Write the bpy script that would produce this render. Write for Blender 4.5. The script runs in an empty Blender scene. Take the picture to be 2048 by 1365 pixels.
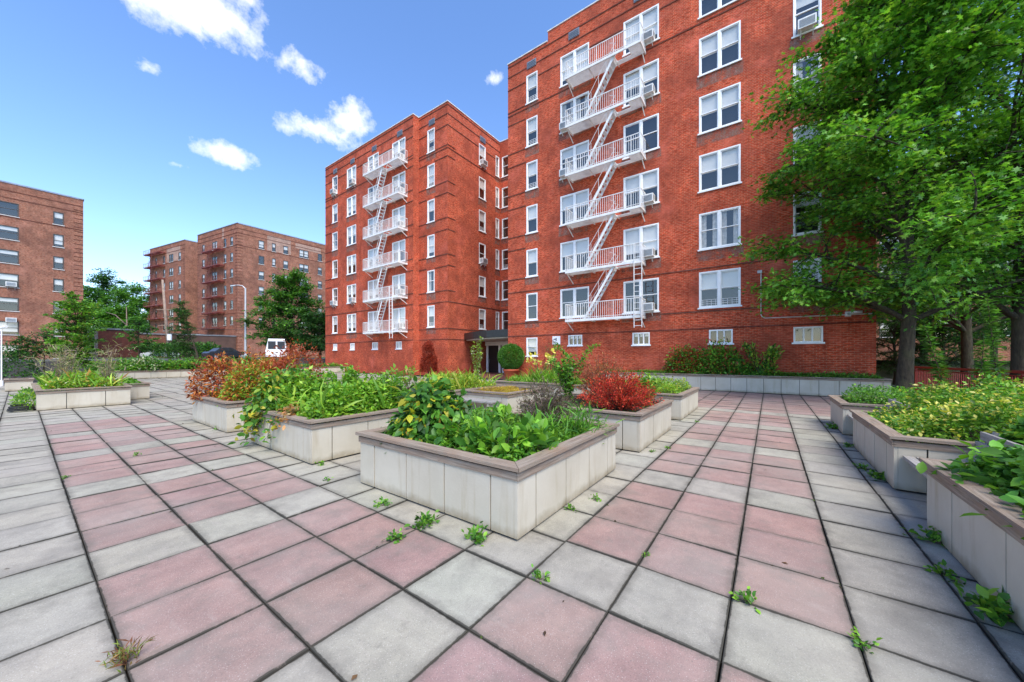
import bpy, math, random
import numpy as np
from mathutils import Vector
random.seed(7); RNG = np.random.default_rng(11)
SC = bpy.context.scene; COL = SC.collection
PI = math.pi
# ---------------------------------------------------------------- camera frame
TH = 0.62614; CH = 1.596; FPX = 711.67; HY = 713.0
CT, ST = math.cos(TH), math.sin(TH)
def cam2w(X, Z): return (ST*X + CT*Z, -CT*X + ST*Z)
def at(px, py, Z):
    "world point seen at photo pixel (2048 wide) at depth Z metres"
    X = (px-1024)/FPX*Z
    a, b = cam2w(X, Z)
    return (a, b, CH-(py-HY)/FPX*Z)
def depth(a, b): return CT*a + ST*b
# ---------------------------------------------------------------- materials
M = {}
class NT:
    def __init__(s, m): s.t = m.node_tree; s.n = s.t.nodes; s.l = s.t.links
    def new(s, typ, **kw):
        n = s.n.new(typ)
        for k, v in kw.items():
            if k in ('operation','blend_type','data_type','feature','distance','interpolation','attribute_name','vector_type','attribute_type','noise_dimensions','clamp','use_clamp','offset','offset_frequency','sky_type'): setattr(n, k, v)
        return n
    def link(s, a, b): s.l.new(a, b)
    def noise(s, vec, scale, detail=4, rough=.55):
        n = s.new('ShaderNodeTexNoise'); n.inputs['Scale'].default_value = scale
        n.inputs['Detail'].default_value = detail; n.inputs['Roughness'].default_value = rough
        if vec is not None: s.link(vec, n.inputs['Vector'])
        return n.outputs['Fac']
    def ramp(s, fac, p0, c0, p1, c1):
        r = s.new('ShaderNodeValToRGB'); e = r.color_ramp.elements
        e[0].position = p0; e[0].color = c0 if len(c0) == 4 else (*c0, 1); e[1].position = p1; e[1].color = c1 if len(c1) == 4 else (*c1, 1)
        s.link(fac, r.inputs[0]); return r.outputs[0]
    def mix(s, fac, a, b, mode='MIX'):
        m = s.new('ShaderNodeMix', data_type='RGBA', blend_type=mode)
        for sock, v in ((m.inputs[0], fac), (m.inputs[6], a), (m.inputs[7], b)):
            if hasattr(v, 'links') or hasattr(v, 'is_linked'): s.link(v, sock)
            elif isinstance(v, (int, float)): sock.default_value = v
            else: sock.default_value = (*v, 1) if len(v) == 3 else v
        return m.outputs[2]
    def math(s, op, a, b=None, clamp=False):
        m = s.new('ShaderNodeMath', operation=op); m.use_clamp = clamp
        for i, v in enumerate((a, b)):
            if v is None: continue
            if isinstance(v, (int, float)): m.inputs[i].default_value = v
            else: s.link(v, m.inputs[i])
        return m.outputs[0]
def mat(name):
    m = bpy.data.materials.new(name); m.use_nodes = True; t = NT(m)
    bsdf = t.n['Principled BSDF']; M[name] = m
    return m, t, bsdf
def bump(t, bsdf, h, dist=.01, st=.6):
    b = t.new('ShaderNodeBump'); b.inputs['Distance'].default_value = dist; b.inputs['Strength'].default_value = st
    t.link(h, b.inputs['Height']); t.link(b.outputs[0], bsdf.inputs['Normal'])
def simple(name, col, rough=.6, metal=0, var=.15, scale=6, bmp=0, spec=.5, detail=5):
    m, t, b = mat(name)
    co = t.new('ShaderNodeTexCoord').outputs['Object']
    n = t.noise(co, scale, detail)
    t.link(t.ramp(n, .3, [c*(1-var) for c in col], .7, [min(1, c*(1+var)) for c in col]), b.inputs['Base Color'])
    b.inputs['Roughness'].default_value = rough; b.inputs['Metallic'].default_value = metal
    b.inputs['Specular IOR Level'].default_value = spec
    if bmp: bump(t, b, t.noise(co, scale*6, 4), bmp)
    return m
def brick(name, c1, c2, mortar, stain, tone=.5):
    m, t, b = mat(name)
    uv = t.new('ShaderNodeUVMap').outputs[0]
    bt = t.new('ShaderNodeTexBrick'); t.link(uv, bt.inputs['Vector'])
    bt.inputs['Scale'].default_value = 1; bt.inputs['Brick Width'].default_value = .215; bt.inputs['Row Height'].default_value = .0745
    bt.inputs['Mortar Size'].default_value = .0105; bt.inputs['Mortar Smooth'].default_value = .2; bt.inputs['Bias'].default_value = -.1
    bt.inputs['Color1'].default_value = (*c1, 1); bt.inputs['Color2'].default_value = (*c2, 1); bt.inputs['Mortar'].default_value = (*mortar, 1)
    # single bricks of a darker or paler firing
    mp = t.new('ShaderNodeVectorMath', operation='MULTIPLY'); t.link(uv, mp.inputs[0]); mp.inputs[1].default_value = (4.65, 13.4, 1)
    wn = t.new('ShaderNodeTexNoise'); t.link(mp.outputs[0], wn.inputs['Vector']); wn.inputs['Scale'].default_value = 1.1; wn.inputs['Detail'].default_value = 1
    c = t.mix(t.math('MULTIPLY', t.ramp(wn.outputs['Fac'], .48, (0,0,0), .66, (1,1,1)), .85), bt.outputs['Color'], [x*.50 for x in c1])
    c = t.mix(t.math('MULTIPLY', t.ramp(wn.outputs['Fac'], .30, (1,1,1), .42, (0,0,0)), .55), c, [min(.9,x*1.25+.03) for x in c1])
    n1 = t.noise(uv, .35, 5, .6); n2 = t.noise(uv, 1.3, 6, .65)
    s = t.new('ShaderNodeVectorMath', operation='MULTIPLY'); t.link(uv, s.inputs[0]); s.inputs[1].default_value = (1.6, .22, 1)
    n3 = t.noise(s.outputs[0], 1, 5, .6)
    c = t.mix(t.ramp(n1, .45, (0,0,0), .62, (tone, tone, tone)), c, stain)
    c = t.mix(t.ramp(n3, .56, (0,0,0), .74, (tone*.8, tone*.8, tone*.8)), c, [x*.75 for x in stain])
    c = t.mix(t.ramp(t.noise(uv, .55, 6, .7), .52, (0,0,0), .68, (.35,.35,.35)), c, [min(.9, x*1.15+.10) for x in c1])
    c = t.mix(.7, c, t.ramp(n2, .3, (.62,.58,.58), .7, (1.35,1.28,1.2)), 'MULTIPLY')
    t.link(c, b.inputs['Base Color']); b.inputs['Roughness'].default_value = .88; b.inputs['Specular IOR Level'].default_value = .25
    bump(t, b, t.math('ADD', t.math('MULTIPLY', bt.outputs['Fac'], -1), t.math('MULTIPLY', t.noise(uv, 22, 3), .8)), .012, .8)
    return m
brick('brick_red', (.60,.078,.025), (.43,.047,.016), (.55,.26,.16), (.27,.058,.032), .65)
brick('brick_brown', (.36,.125,.072), (.26,.085,.052), (.42,.30,.22), (.18,.085,.06), .6)
brick('brick_dark', (.20,.05,.03), (.16,.04,.026), (.18,.10,.07), (.12,.035,.025))
brick('brick_patch', (.46,.29,.23), (.40,.24,.19), (.42,.33,.27), (.36,.24,.19), .4)
def stained_brick():
    m, t, b = mat('brick_grey')
    uv = t.new('ShaderNodeUVMap').outputs[0]
    bt = t.new('ShaderNodeTexBrick'); t.link(uv, bt.inputs['Vector'])
    bt.inputs['Scale'].default_value = 1; bt.inputs['Brick Width'].default_value = .215; bt.inputs['Row Height'].default_value = .0745
    bt.inputs['Mortar Size'].default_value = .008
    bt.inputs['Color1'].default_value = (.24,.115,.085,1); bt.inputs['Color2'].default_value = (.36,.08,.045,1); bt.inputs['Mortar'].default_value = (.34,.26,.22,1)
    c = t.mix(t.ramp(t.noise(uv, 3.2, 6, .7), .42, (0,0,0), .62, (.65,.65,.65)), bt.outputs['Color'], (.23,.16,.115))
    t.link(c, b.inputs['Base Color']); b.inputs['Roughness'].default_value = .92
    # the stain is ragged: it fades where the noise runs out
    sx = t.new('ShaderNodeVectorMath', operation='MULTIPLY'); t.link(uv, sx.inputs[0]); sx.inputs[1].default_value = (2.2, .9, 1)
    tr = t.new('ShaderNodeBsdfTransparent'); mx = t.new('ShaderNodeMixShader')
    t.link(t.ramp(t.noise(sx.outputs[0], 1.6, 7, .7), .36, (0,0,0), .62, (.9,.9,.9)), mx.inputs[0]); t.link(tr.outputs[0], mx.inputs[1]); t.link(b.outputs[0], mx.inputs[2])
    t.link(mx.outputs[0], t.n['Material Output'].inputs[0])
stained_brick()
simple('white_paint', (.86,.86,.85), .45, var=.06, scale=3)
def ironmat():
    m, t, b = mat('iron_white'); co = t.new('ShaderNodeTexCoord').outputs['Object']
    c = t.ramp(t.noise(co, 3, 5), .3, (.68,.68,.66), .7, (.84,.84,.82))
    c = t.mix(t.ramp(t.noise(co, 9, 7, .75), .60, (0,0,0), .70, (.75,.75,.75)), c, (.30,.13,.06))
    t.link(c, b.inputs['Base Color']); b.inputs['Roughness'].default_value = .55
ironmat()
simple('coping', (.62,.60,.57), .7, var=.2, scale=2)
simple('brown_frame', (.075,.055,.045), .5, var=.15)
simple('iron_red', (.20,.035,.025), .6, var=.25, scale=3)
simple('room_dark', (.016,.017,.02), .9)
simple('blind', (.86,.86,.85), .7, var=.05, scale=2)
simple('curtain', (.60,.58,.55), .9, var=.25, scale=8)
simple('metal_grey', (.28,.29,.30), .45, .6, var=.15)
simple('ac_white', (.70,.70,.67), .5, var=.1, scale=5)
simple('dark_metal', (.03,.032,.035), .4, .4)
simple('canopy_black', (.022,.024,.022), .45, var=.3)
simple('soffit', (.62,.58,.52), .8)
simple('terracotta', (.50,.10,.04), .7, var=.15)
simple('soil', (.055,.035,.022), .95, var=.4, scale=9, bmp=.02)
simple('asphalt', (.06,.06,.062), .9, var=.2, scale=1.5)
simple('roof_grey', (.24,.25,.27), .8, var=.25, scale=2)
simple('wall_brown', (.10,.052,.038), .85, var=.25, scale=1)
simple('garage_brown', (.17,.045,.025), .7, var=.3, scale=3)
simple('concrete_grey', (.34,.33,.30), .9, var=.3, scale=1.2, bmp=.01)
simple('concrete_mossy', (.16,.17,.11), .95, var=.5, scale=1.5, bmp=.01)
simple('fence_red', (.30,.035,.022), .5, var=.2)
simple('car_paint_white', (.75,.76,.78), .25, var=.03, scale=1)
simple('car_paint_dark', (.03,.035,.045), .25, var=.03, scale=1)
simple('rubber', (.02,.02,.02), .8)
simple('lamp_grey', (.55,.56,.57), .4, .3, var=.1)
simple('pole_wood', (.30,.22,.17), .9, var=.3, scale=3)
simple('wire', (.03,.03,.03), .7)
simple('sign_white', (.82,.83,.85), .4, var=.02)
simple('ink', (.02,.02,.03), .6)
simple('door_wood', (.025,.02,.02), .35, var=.2)
simple('stone_step', (.35,.12,.08), .8, var=.3)
simple('meadow', (.05,.10,.025), .95, var=.5, scale=.6, bmp=.02)
def glass():
    m, t, b = mat('glass')
    tr = t.new('ShaderNodeBsdfTransparent'); tr.inputs[0].default_value = (.88,.88,.86,1)
    gl = t.new('ShaderNodeBsdfGlossy'); gl.inputs['Roughness'].default_value = .06; gl.inputs[0].default_value = (.95,.86,.74,1)
    lw = t.new('ShaderNodeLayerWeight'); lw.inputs[0].default_value = .35
    mx = t.new('ShaderNodeMixShader'); t.link(t.math('ADD', t.math('MULTIPLY', lw.outputs['Facing'], .30), .11), mx.inputs[0])
    t.link(tr.outputs[0], mx.inputs[1]); t.link(gl.outputs[0], mx.inputs[2])
    t.link(mx.outputs[0], t.n['Material Output'].inputs[0])
glass()
def panelmat():
    m, t, b = mat('panel')
    co = t.new('ShaderNodeTexCoord').outputs['Object']
    s = t.new('ShaderNodeVectorMath', operation='MULTIPLY'); t.link(co, s.inputs[0]); s.inputs[1].default_value = (4, 4, .45)
    n = t.noise(co, 1.4, 6, .6)
    c = t.ramp(n, .3, (.45,.405,.315), .7, (.55,.505,.41))
    sep = t.new('ShaderNodeSeparateXYZ'); t.link(co, sep.inputs[0])
    # splash dirt along the foot, drip marks under the cap
    foot = t.ramp(t.math('ADD', sep.outputs[2], t.math('MULTIPLY', t.noise(co, 7, 5), .16)), .07, (.50,.45,.36), .20, (1,1,1))
    c = t.mix(1, c, foot, 'MULTIPLY')
    d = t.ramp(t.noise(s.outputs[0], 2.2, 4, .6), .55, (1,1,1), .80, (.70,.62,.50))
    c = t.mix(.55, c, d, 'MULTIPLY')
    sp = t.noise(co, 60, 2)
    c = t.mix(t.ramp(sp, .74, (0,0,0), .78, (.5,.5,.5)), c, (.22,.18,.13))
    t.link(c, b.inputs['Base Color']); b.inputs['Roughness'].default_value = .85; b.inputs['Specular IOR Level'].default_value = .2
    bump(t, b, t.noise(co, 40, 3), .003, .5)
panelmat()
def woodmat(name, c0, c1, c2):
    m, t, b = mat(name)
    uv = t.new('ShaderNodeUVMap').outputs[0]
    s = t.new('ShaderNodeVectorMath', operation='MULTIPLY'); t.link(uv, s.inputs[0]); s.inputs[1].default_value = (1.2, 26, 1)
    n = t.noise(s.outputs[0], 1.5, 7, .65)
    c = t.ramp(n, .32, c0, .66, c1)
    c = t.mix(t.ramp(t.noise(uv, 2.1, 5), .42, (0,0,0), .66, (.8,.8,.8)), c, c2)
    k = t.noise(s.outputs[0], 6, 2)
    c = t.mix(t.ramp(k, .66, (0,0,0), .72, (.8,.8,.8)), c, (.035,.022,.015))
    t.link(c, b.inputs['Base Color']); b.inputs['Roughness'].default_value = .85; b.inputs['Specular IOR Level'].default_value = .2
    bump(t, b, n, .006, .9)
woodmat('wood_cap', (.15,.115,.085), (.38,.315,.25), (.27,.175,.12))
woodmat('wood_bench', (.19,.18,.165), (.42,.40,.37), (.29,.27,.25))
def barkmat():
    m, t, b = mat('bark')
    co = t.new('ShaderNodeTexCoord').outputs['Object']
    s = t.new('ShaderNodeVectorMath', operation='MULTIPLY'); t.link(co, s.inputs[0]); s.inputs[1].default_value = (9, 9, 3)
    n = t.noise(s.outputs[0], 1.5, 7, .65)
    c = t.ramp(n, .3, (.018,.013,.008), .7, (.075,.058,.035))
    c = t.mix(t.ramp(t.noise(co, 1.3, 4), .5, (0,0,0), .7, (.6,.6,.6)), c, (.075,.085,.03))
    t.link(c, b.inputs['Base Color']); b.inputs['Roughness'].default_value = .95
    bump(t, b, n, .03, 1)
barkmat()
simple('twig', (.10,.06,.04), .9, var=.3)
simple('twig_grey', (.20,.15,.12), .9, var=.3)
def leafmat(name, trans=.35, rough=.42, spec=.35):
    m, t, b = mat(name)
    at_ = t.new('ShaderNodeAttribute', attribute_name='tint')
    b.inputs['Roughness'].default_value = rough; b.inputs['Specular IOR Level'].default_value = spec
    t.link(at_.outputs['Color'], b.inputs['Base Color'])
    tr = t.new('ShaderNodeBsdfTranslucent'); t.link(t.mix(1, at_.outputs['Color'], (1.25,1.3,.6), 'MULTIPLY'), tr.inputs[0])
    mx = t.new('ShaderNodeMixShader'); mx.inputs[0].default_value = trans
    t.link(b.outputs[0], mx.inputs[1]); t.link(tr.outputs[0], mx.inputs[2]); t.link(mx.outputs[0], t.n['Material Output'].inputs[0])
leafmat('leaf'); leafmat('leaf_matte', .3, .6, .2)
def pavemat():
    m, t, b = mat('paving')
    at_ = t.new('ShaderNodeAttribute', attribute_name='tint').outputs['Color']
    uv = t.new('ShaderNodeUVMap').outputs[0]
    co = t.new('ShaderNodeTexCoord').outputs['Object']
    # speckled aggregate
    c = t.mix(.8, at_, t.ramp(t.noise(co, 130, 3, .7), .3, (.78,.78,.78), .7, (1.2,1.2,1.2)), 'MULTIPLY')
    vo = t.new('ShaderNodeTexVoronoi'); t.link(co, vo.inputs['Vector']); vo.inputs['Scale'].default_value = 85
    c = t.mix(t.ramp(vo.outputs['Distance'], .10, (.55,.55,.55), .2, (0,0,0)), c, (.72,.68,.65))
    vo2 = t.new('ShaderNodeTexVoronoi'); t.link(co, vo2.inputs['Vector']); vo2.inputs['Scale'].default_value = 47
    c = t.mix(t.ramp(vo2.outputs['Distance'], .10, (.5,.5,.5), .18, (0,0,0)), c, (.12,.11,.10))
    c = t.mix(.7, c, t.ramp(t.noise(co, 2.6, 8, .7), .3, (.66,.66,.67), .7, (1.22,1.20,1.16)), 'MULTIPLY')
    wv = t.new('ShaderNodeVectorMath', operation='MULTIPLY'); t.link(co, wv.inputs[0]); wv.inputs[1].default_value = (7, 1.6, 1)
    c = t.mix(t.ramp(t.noise(wv.outputs[0], 1.5, 6, .7), .58, (0,0,0), .78, (.45,.45,.45)), c, (.42,.36,.31))
    c = t.mix(t.ramp(t.noise(co, 1.7, 7, .7), .50, (0,0,0), .66, (.5,.5,.5)), c, (.165,.15,.125))
    c = t.mix(t.ramp(t.noise(co, 5.5, 8, .78), .56, (0,0,0), .72, (.55,.55,.55)), c, (.13,.115,.095))
    c = t.mix(t.ramp(t.noise(co, .55, 4, .6), .42, (0,0,0), .65, (.30,.30,.30)), c, (.40,.37,.32))
    # grime gathered along the tile edges
    sep = t.new('ShaderNodeSeparateXYZ'); t.link(uv, sep.inputs[0])
    ex = t.math('MINIMUM', sep.outputs[0], t.math('SUBTRACT', 1, sep.outputs[0]))
    ey = t.math('MINIMUM', sep.outputs[1], t.math('SUBTRACT', 1, sep.outputs[1]))
    e = t.math('MINIMUM', ex, ey)
    ns = t.noise(co, 7, 7, .75)
    halo = t.math('SUBTRACT', t.math('ADD', e, t.math('MULTIPLY', ns, .24)), .12)
    c = t.mix(t.ramp(halo, -.03, (.55,.55,.55), .10, (0,0,0)), c, (.12,.11,.09))
    g = t.math('SUBTRACT', t.math('ADD', e, t.math('MULTIPLY', ns, .05)), .029)
    c = t.mix(t.ramp(g, -.008, (.9,.9,.9), .009, (0,0,0)), c, (.045,.042,.033))
    t.link(c, b.inputs['Base Color']); b.inputs['Roughness'].default_value = .9; b.inputs['Specular IOR Level'].default_value = .2
    bump(t, b, t.noise(co, 160, 3, .7), .002, .5)
pavemat()
simple('joint', (.022,.022,.015), 1, var=.5, scale=8)
# ---------------------------------------------------------------- mesh helpers
class MB:
    def __init__(s): s.v = []; s.f = []; s.m = []; s.uv = []
    def quad(s, a, b, c, d, m=0, uv=None):
        i = len(s.v); s.v += [a, b, c, d]; s.f.append((i, i+1, i+2, i+3)); s.m.append(m)
        s.uv += list(uv) if uv else [(0,0),(1,0),(1,1),(0,1)]
    def box(s, x0, x1, y0, y1, z0, z1, m=0):
        if x0 > x1: x0, x1 = x1, x0
        if y0 > y1: y0, y1 = y1, y0
        i = len(s.v)
        s.v += [(x0,y0,z0),(x1,y0,z0),(x1,y1,z0),(x0,y1,z0),(x0,y0,z1),(x1,y0,z1),(x1,y1,z1),(x0,y1,z1)]
        for f, ax in (((0,3,2,1),(0,1)),((4,5,6,7),(0,1)),((0,1,5,4),(0,2)),((1,2,6,5),(1,2)),((2,3,7,6),(0,2)),((3,0,4,7),(1,2))):
            s.f.append(tuple(i+k for k in f)); s.m.append(m)
            lng = (x1-x0) < (y1-y0)
            for k in f:
                p = s.v[i+k]
                if ax == (0,1): s.uv.append((p[1], p[0]) if lng else (p[0], p[1]))
                else: s.uv.append((p[ax[0]], p[ax[1]]))
    def beam(s, p, q, w, h=None, m=0):
        h = h or w; p = Vector(p); q = Vector(q); d = (q-p)
        if d.length < 1e-6: return
        d.normalize(); up = Vector((0,0,1)) if abs(d.z) < .95 else Vector((1,0,0))
        r = d.cross(up).normalized()*w/2; u = r.cross(d).normalized()*h/2
        i = len(s.v); L = (q-p).length
        for o in (p, q):
            for a, b in ((-1,-1),(1,-1),(1,1),(-1,1)): s.v.append(tuple(o + r*a + u*b))
        for f in ((0,3,2,1),(4,5,6,7),(0,1,5,4),(1,2,6,5),(2,3,7,6),(3,0,4,7)):
            s.f.append(tuple(i+k for k in f)); s.m.append(m); s.uv += [(0,0),(0,w),(L,w),(L,0)]
    def tube(s, pts, rad, sides=6, m=0, cap=True):
        pts = [Vector(p) for p in pts]; n = len(pts)
        if isinstance(rad, (int, float)): rad = [rad]*n
        i0 = len(s.v); ref = None
        for k, p in enumerate(pts):
            d = (pts[min(k+1, n-1)] - pts[max(k-1, 0)])
            if d.length < 1e-9: d = Vector((0,0,1))
            d.normalize()
            if ref is None: ref = d.cross(Vector((0,0,1)) if abs(d.z) < .9 else Vector((1,0,0))).normalized()
            r = (ref - d*ref.dot(d)).normalized(); ref = r; u = d.cross(r)
            for j in range(sides):
                a = 2*PI*j/sides; s.v.append(tuple(p + r*math.cos(a)*rad[k] + u*math.sin(a)*rad[k]))
        for k in range(n-1):
            for j in range(sides):
                a = i0+k*sides+j; b = i0+k*sides+(j+1) % sides
                s.f.append((a, b, b+sides, a+sides)); s.m.append(m); s.uv += [(0,0)]*4
        if cap:
            s.f.append(tuple(i0+j for j in range(sides))[::-1]); s.m.append(m); s.uv += [(0,0)]*sides
            s.f.append(tuple(i0+(n-1)*sides+j for j in range(sides))); s.m.append(m); s.uv += [(0,0)]*sides
    def lathe(s, prof, cx, cy, seg=20, m=0):
        i0 = len(s.v)
        for r, z in prof:
            for j in range(seg):
                a = 2*PI*j/seg; s.v.append((cx+r*math.cos(a), cy+r*math.sin(a), z))
        for k in range(len(prof)-1):
            for j in range(seg):
                a = i0+k*seg+j; b = i0+k*seg+(j+1) % seg
                s.f.append((a, b, b+seg, a+seg)); s.m.append(m); s.uv += [(0,0)]*4
    def mesh(s, name, mats, smooth=False, bevel=0):
        me = bpy.data.meshes.new(name); me.from_pydata(s.v, [], s.f)
        for x in mats: me.materials.append(M[x])
        me.polygons.foreach_set('material_index', s.m)
        uvl = me.uv_layers.new(name='UVMap'); uvl.data.foreach_set('uv', np.array(s.uv, dtype=np.float32).ravel())
        if smooth: me.polygons.foreach_set('use_smooth', [True]*len(me.polygons))
        me.update(); return me
def put(name, me, parent=None, loc=(0,0,0), rz=0):
    o = bpy.data.objects.new(name, me); COL.objects.link(o); o.location = loc; o.rotation_euler = (0,0,rz)
    if parent is not None: o.parent = parent
    return o
def tag(o, label, cat, group=None, kind=None):
    if label: o['label'] = label
    if cat: o['category'] = cat
    if group: o['group'] = group
    if kind: o['kind'] = kind
    return o
def thing(name, label, cat, loc=(0,0,0), rz=0, group=None):
    return tag(put(name, None, None, loc, rz), label, cat, group)
def struct(name, me): return tag(put(name, me), None, None, None, 'structure')
def part(name, mb, mats, parent, loc=(0,0,0), rz=0, smooth=False, label=None):
    if isinstance(mats, str): mats = [mats]
    o = put(name, mb.mesh(name, mats, smooth), parent, loc, rz)
    if label: o['label'] = label
    return o
# ---------------------------------------------------------------- foliage helpers
TPL = {
 'oval': (np.array([[0,0,0],[.5,-.27,.07],[.45,0,0],[.5,.27,.07],[1,0,-.06]]), [(0,1,4,2),(0,2,4,3)]),
 'round': (np.array([[0,0,0],[.3,-.34,.06],[.75,-.3,.06],[.5,0,0],[.3,.34,.06],[.75,.3,.06],[1,0,-.04]]), [(0,1,2,3),(3,2,6,5),(0,3,5,4)]),
 'slim': (np.array([[0,0,0],[.45,-.10,.02],[.45,.10,.02],[1,0,-.10]]), [(0,1,3,2)]),
 'blade': (np.array([[0,-.03,0],[0,.03,0],[.35,-.04,.10],[.35,.04,.10],[.72,-.03,.06],[.72,.03,.06],[1,0,-.10]]), [(0,2,3,1),(2,4,5,3),(4,6,5)]),
 'lobed': (np.array([[0,0,0],[.30,-.10,.02],[.34,-.36,.02],[.52,-.12,.02],[.72,-.30,.0],[.72,-.09,0],[1,0,-.08],[.72,.09,0],[.72,.30,0],[.52,.12,.02],[.34,.36,.02],[.30,.10,.02]]),
          [(0,1,11),(1,2,3),(3,4,5),(9,10,11),(7,8,9),(1,3,9,11),(3,5,7,9),(5,6,7)]),
 'fine': (np.array([[0,0,0],[.16,-.15,.03],[.42,-.27,.06],[.72,-.19,.03],[1,0,-.09],[.72,.19,.03],[.42,.27,.06],[.16,.15,.03],[.42,0,-.01],[.72,0,-.03]]), [(0,1,2,8),(8,2,3,9),(9,3,4),(0,8,6,7),(8,9,5,6),(9,4,5)]),
 'dot': (np.array([[-.3,-.3,0],[.3,-.3,0.1],[.35,.3,0],[-.3,.3,.1]]), [(0,1,2,3)]),
}
def norm(v): return v/np.maximum(np.linalg.norm(v, axis=-1, keepdims=True), 1e-9)
def foliage(name, P, D, S, tpl, cols, parent=None, mat_='leaf', flat=.6, width=1.0):
    """P positions, D growth directions, S sizes; cols (N,3)"""
    N = len(P)
    if tpl == 'mixed': tpl = 'oval'
    T, F = TPL[tpl]
    D = norm(D + RNG.normal(0, .12, D.shape))
    up = np.tile([0,0,1.0], (N,1)) + RNG.normal(0, 1-flat+.05, (N,3))
    side = norm(np.cross(up, D)); nrm = np.cross(D, side)
    T = T*[1, width, 1]
    V = (P[:,None,:] + S[:,None,None]*(T[None,:,0:1]*D[:,None,:] + T[None,:,1:2]*side[:,None,:] + T[None,:,2:3]*nrm[:,None,:]))
    k = len(T); V = V.reshape(-1,3)
    me = bpy.data.meshes.new(name)
    loops = np.concatenate([np.array(f) for f in F]); lens = np.array([len(f) for f in F])
    allloops = (loops[None,:] + (np.arange(N)*k)[:,None]).ravel()
    tot = np.tile(lens, N); start = np.concatenate([[0], np.cumsum(tot)[:-1]])
    me.vertices.add(N*k); me.vertices.foreach_set('co', V.astype(np.float32).ravel())
    me.loops.add(len(allloops)); me.loops.foreach_set('vertex_index', allloops.astype(np.int32))
    me.polygons.add(len(tot)); me.polygons.foreach_set('loop_start', start.astype(np.int32))
    try: me.polygons.foreach_set('loop_total', tot.astype(np.int32))
    except Exception: pass
    me.update(calc_edges=True)
    ca = me.color_attributes.new('tint', 'FLOAT_COLOR', 'POINT')
    c4 = np.ones((N, 4), np.float32); c4[:,:3] = np.clip(cols, 0, 1)
    ca.data.foreach_set('color', np.repeat(c4, k, axis=0).ravel())
    me.materials.append(M[mat_])
    return put(name, me, parent)
def pal(N, colors, weights=None, jit=.22, field=None):
    colors = np.array(colors, float); w = np.ones(len(colors)) if weights is None else np.array(weights, float)
    idx = RNG.choice(len(colors), N, p=w/w.sum())
    c = colors[idx]*(1+RNG.normal(0, jit, (N,1)))
    return np.clip(c, .004, 1)
G_BRIGHT = [(.15,.34,.03),(.22,.43,.04),(.10,.26,.03)]
G_MID = [(.075,.22,.03),(.12,.30,.035),(.05,.15,.022)]
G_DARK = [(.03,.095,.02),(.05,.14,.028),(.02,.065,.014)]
G_LIME = [(.26,.42,.04),(.34,.48,.05),(.17,.34,.04)]
G_YEL = [(.50,.46,.05),(.58,.52,.08),(.40,.40,.06)]
RED = [(.50,.035,.025),(.60,.07,.035),(.34,.02,.018),(.62,.14,.06)]
RUST = [(.42,.11,.03),(.52,.18,.04),(.30,.05,.025),(.58,.26,.06)]
def curves(base, ends, lift, m=8, wob=.05):
    """(n,m,3) quadratic arcs from base to ends, bulging upward by lift"""
    n = len(ends); t = np.linspace(0, 1, m)[None,:,None]
    b = np.broadcast_to(np.asarray(base, float), (n,3)).copy()
    mid = (b+ends)/2; mid[:,2] += lift
    mid += RNG.normal(0, wob, mid.shape)
    return (1-t)**2*b[:,None] + 2*t*(1-t)*mid[:,None] + t**2*ends[:,None]
def stems(name, C, r0, r1, matn, parent, sides=3):
    mb = MB()
    for c in C:
        n = len(c); mb.tube([tuple(p) for p in c], [r0+(r1-r0)*i/(n-1) for i in range(n)], sides, cap=False)
    return part(name, mb, matn, parent, smooth=True)
def along(C, n, t0=.3, jit=.03):
    k, m, _ = C.shape; i = RNG.integers(0, k, n); t = (t0+(1-t0)*RNG.random(n)**.8)*(m-1.001)
    j = t.astype(int); fr = (t-j)[:,None]
    P = C[i,j]*(1-fr)+C[i,j+1]*fr; T = norm(C[i,j+1]-C[i,j])
    return P + RNG.normal(0, jit, P.shape), T
def sph(n):
    v = RNG.normal(0, 1, (n,3)); return norm(v)
def lump(P, seed, f=1.5):
    r = np.random.default_rng(seed); s = np.zeros(len(P))
    for k in range(6):
        w = r.normal(0, f*(1+k*.35), 3); s += np.sin(P@w + r.uniform(0, 6.28))/(1+k*.3)
    return s/3
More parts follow.
